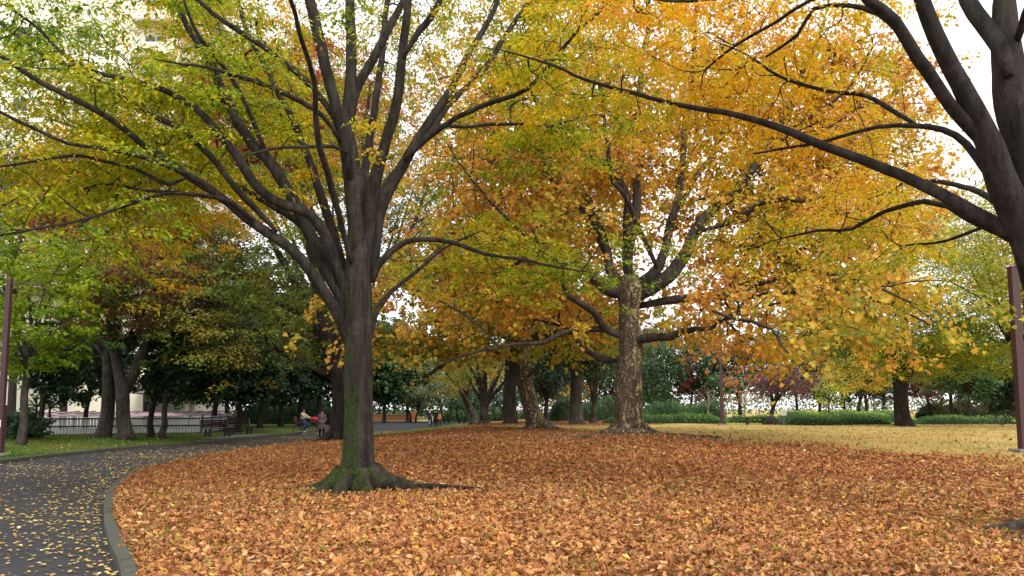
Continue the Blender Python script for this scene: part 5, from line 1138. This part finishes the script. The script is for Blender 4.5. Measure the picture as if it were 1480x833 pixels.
def bicycle(label, loc, rz, frame=(.05, .05, .06), small=False, basket=True, childseat=False, group='bicycles in the park'):
    """rides toward -y"""
    o = empty('bicycle', label, 'bicycle', group, loc, rz); mf = plain('frame_paint_' + str(int(rng.integers(1e6))), frame, .4, .1, 5, .5)
    R = .31
    for yy_ in (-.54, .54):
        m = MB(); m.torus((0, yy_, R), R - .02, .022); w = m.build('wheel', M['shed_dark'], o, True)
        m = MB(); m.torus((0, yy_, R), R - .045, .010, n=24, m=5); m.tube([(-.05, yy_, R), (.05, yy_, R)], .022, 8)
        for s in range(14): a = pi * s / 7; m.tube([(.0, yy_, R), (0, yy_ + (R - .05) * cos(a), R + (R - .05) * sin(a))], .0035, 3, False)
        m.build('rim', M['pole_light'], w, True)
        m = MB(); m.tube([(0, yy_ + (R + .02) * cos(a), R + (R + .02) * sin(a)) for a in np.linspace(.2, 2.9, 12)], .018, 6); m.build('mudguard', mf, o, True)
    m = MB(); bb = (0, .06, .28); seat = (0, .22, .78); head = (0, -.38, .80)
    for a, b, r in ((bb, seat, .018), (bb, head, .024), ((0, .18, .62), (0, -.39, .72), .02), (head, (0, -.54, R), .018), (bb, (0, .54, R), .015), ((0, .2, .66), (0, .54, R), .013), (head, (0, -.40, .98), .014)): m.tube([a, b], r, 8)
    m.build('frame', mf, o, True)
    m = MB(); m.tube([(-.27, -.32, 1.02), (-.2, -.42, 1.02), (0, -.43, .98), (.2, -.42, 1.02), (.27, -.32, 1.02)], .012, 7); m.build('handlebar', M['pole_light'], o, True)
    m = MB(); m.ball((0, .24, .81), .13, 12, 8, (.7, 1.1, .35)); m.build('saddle', M['shed_dark'], o, True)
    m = MB(); m.tube([(0, .06, .28), (.09, .06, .28), (.09, .0, .14)], .012, 6); m.tube([(0, .06, .28), (-.09, .06, .28), (-.09, .12, .42)], .012, 6); m.box((.13, 0, .14), (.09, .06, .02)); m.box((-.13, .12, .42), (.09, .06, .02)); m.build('pedal_crank', M['shed_dark'], o)
    if basket:
        m = MB(); z0 = .78
        for kx in range(7):
            x = -.17 + kx * .057
            for y_ in (-.72, -.47): m.tube([(x, y_, z0), (x * 1.1, y_ - (.02 if y_ < -.6 else -.02), z0 + .22)], .004, 4)
        for z_ in (z0, z0 + .11, z0 + .22): m.tube([(-.18, -.47, z_), (.18, -.47, z_), (.18, -.73, z_), (-.18, -.73, z_), (-.18, -.47, z_)], .007, 5)
        m.box((0, -.6, z0), (.34, .26, .01)); m.build('basket', M['pole_light'], o)
    if childseat:
        m = MB(); m.box((0, .56, .72), (.32, .34, .06), 0, .02); m.box((0, .72, .92), (.32, .06, .42), 0, .02); m.box((-.16, .58, .82), (.04, .3, .18), 0, .01); m.box((.16, .58, .82), (.04, .3, .18), 0, .01); m.build('child_seat', plain('child_seat', (.10, .035, .035), .6), o)
    return o
def at(px, Y, z=None): X = (px - CX) / F * Y; return (X, Y, float(gz(X, Y)) + .012 if z is None else z)
person('woman in a mauve knee length coat and dark leggings standing on the path', at(467, 43.5, .012), .35, 1.60, 'hands', (.20, .155, .21), (.012, .012, .014), .30)
b0 = at(443, 51.5, .012)
rzc = radians(90) - .25  # heading right
bicycle('dark bicycle with rear child seat under the rider in the cream jacket', b0, rzc, (.03, .03, .035), childseat=True)
person('cyclist in a cream jacket and jeans riding right along the path', (b0[0] - .22, b0[1] + .03, .012), rzc, 1.60, 'cycle', (.62, .52, .36), (.035, .06, .14), 0, (.6, .55, .5))
m = MB(); q = np.array([b0[0] + .62, b0[1] - .16, .99]); m.ball(q, .24, 16, 10, (1, .85, .72)); V = m.V[0]; V += .03 * snoise(V, 6, 2)[:, None] * [1, 1, .6]
o = m.build('red_bag', plain('red_fabric', (.50, .02, .03), .7), None, True); tag(o, 'round red bag sitting in the front basket of the dark bicycle', 'bag')
person('person in a bright red jacket half hidden behind the dark leaning trunk', at(483.5, 56, .012), .6, 1.45, 'walk', (.55, .015, .03), (.02, .02, .03), .1)
b1 = at(622, 70, .0)
bicycle('pale blue bicycle ridden away by the dark blue rider', b1, pi, (.35, .5, .62), basket=False)
person('cyclist in a dark navy jacket riding away at the far end of the path', (b1[0], b1[1] - .22, b1[2]), pi, 1.72, 'cycle', (.018, .025, .06), (.012, .012, .018), 0, hairlong=False)
person('adult in black coat walking beside the far cyclist', at(630, 66), pi + .2, 1.5, 'push', (.012, .012, .014), (.010, .010, .012), .35, hairlong=False)
person('child in orange vest beyond the adult in black', at(635.5, 70), pi, 1.25, 'walk', (.62, .20, .08), (.02, .02, .02), .05, hairlong=False)
person('person in grey sitting on the ground under the far trees', at(1222, 78, .35), .3, 1.6, 'sit', (.16, .15, .20), (.05, .05, .06), 0, group='people resting behind the hedge')
person('person in black sitting beside the thin white pole', at(1248, 78, .4), -.5, 1.6, 'sit', (.02, .02, .025), (.02, .02, .03), 0, group='people resting behind the hedge')
person('person in dark blue standing under the far trees', at(1275, 90), pi, 1.7, 'stand', (.02, .03, .06), (.015, .02, .05), .1, hairlong=False)
bicycle('parked dark bicycle with basket beside the right lamp post', at(1458, 46), .7, (.02, .02, .02))
# ------------------------------------------------------------------ sky and sun
SE, SR = radians(48), radians(150)
w = bpy.data.worlds.new('World'); scene.world = w; w.use_nodes = True; nt = w.node_tree; nt.nodes.clear()
out = nt.nodes.new('ShaderNodeOutputWorld'); bg = nt.nodes.new('ShaderNodeBackground'); sky = nt.nodes.new('ShaderNodeTexSky'); sky.sky_type = 'NISHITA'; sky.sun_disc = False
sky.sun_elevation = SE; sky.sun_rotation = SR; sky.air_density = 1.0; sky.dust_density = 3.0; sky.ozone_density = 1.0
hs = nt.nodes.new('ShaderNodeHueSaturation'); hs.inputs['Saturation'].default_value = .22; hs.inputs['Value'].default_value = 1.0
tc = nt.nodes.new('ShaderNodeTexCoord'); nz = nt.nodes.new('ShaderNodeTexNoise'); nz.inputs['Scale'].default_value = 2.2; nz.inputs['Detail'].default_value = 6
mp = nt.nodes.new('ShaderNodeMapping'); mp.inputs['Scale'].default_value = (1, 1, 2.5)
mx = nt.nodes.new('ShaderNodeMix'); mx.data_type = 'RGBA'; mx.inputs[7].default_value = (SKYV, SKYV * .99, SKYV * 1.0, 1)
rp = nt.nodes.new('ShaderNodeValToRGB'); rp.color_ramp.elements[0].position = .3; rp.color_ramp.elements[0].color = (.70, .70, .70, 1); rp.color_ramp.elements[1].position = .65
L = nt.links.new; L(sky.outputs[0], hs.inputs['Color']); L(tc.outputs['Generated'], mp.inputs[0]); L(mp.outputs[0], nz.inputs['Vector']); L(nz.outputs[0], rp.inputs[0]); L(rp.outputs[0], mx.inputs[0])
L(hs.outputs[0], mx.inputs[6]); L(mx.outputs[2], bg.inputs[0]); bg.inputs[1].default_value = .15; L(bg.outputs[0], out.inputs[0])
sl = bpy.data.lights.new('sun', 'SUN'); sl.energy = 1.5; sl.angle = radians(14); sl.color = (1, .95, .87); so = bpy.data.objects.new('sun', sl); COL.objects.link(so)
# sun direction: rotation measured clockwise from +Y
dx, dy, dz = sin(SR) * cos(SE), cos(SR) * cos(SE), sin(SE)
from mathutils import Vector
so.rotation_euler = Vector((dx, dy, dz)).to_track_quat('Z', 'Y').to_euler(); so.location = (0, 0, 60)
vs = scene.view_settings; vs.view_transform = 'Standard'; vs.look = 'None'; vs.gamma = 1; vs.use_curve_mapping = False; vs.exposure = EXPO
scene.render.engine = 'CYCLES'; cy = scene.cycles
cy.max_bounces = 7; cy.diffuse_bounces = 4; cy.glossy_bounces = 2; cy.transmission_bounces = 4; cy.transparent_max_bounces = 4
cy.use_denoising = True; cy.use_adaptive_sampling = False; cy.sample_clamp_indirect = 6
try: cy.denoiser = 'OPENIMAGEDENOISE'
except Exception: pass
scene.render.use_persistent_data = False
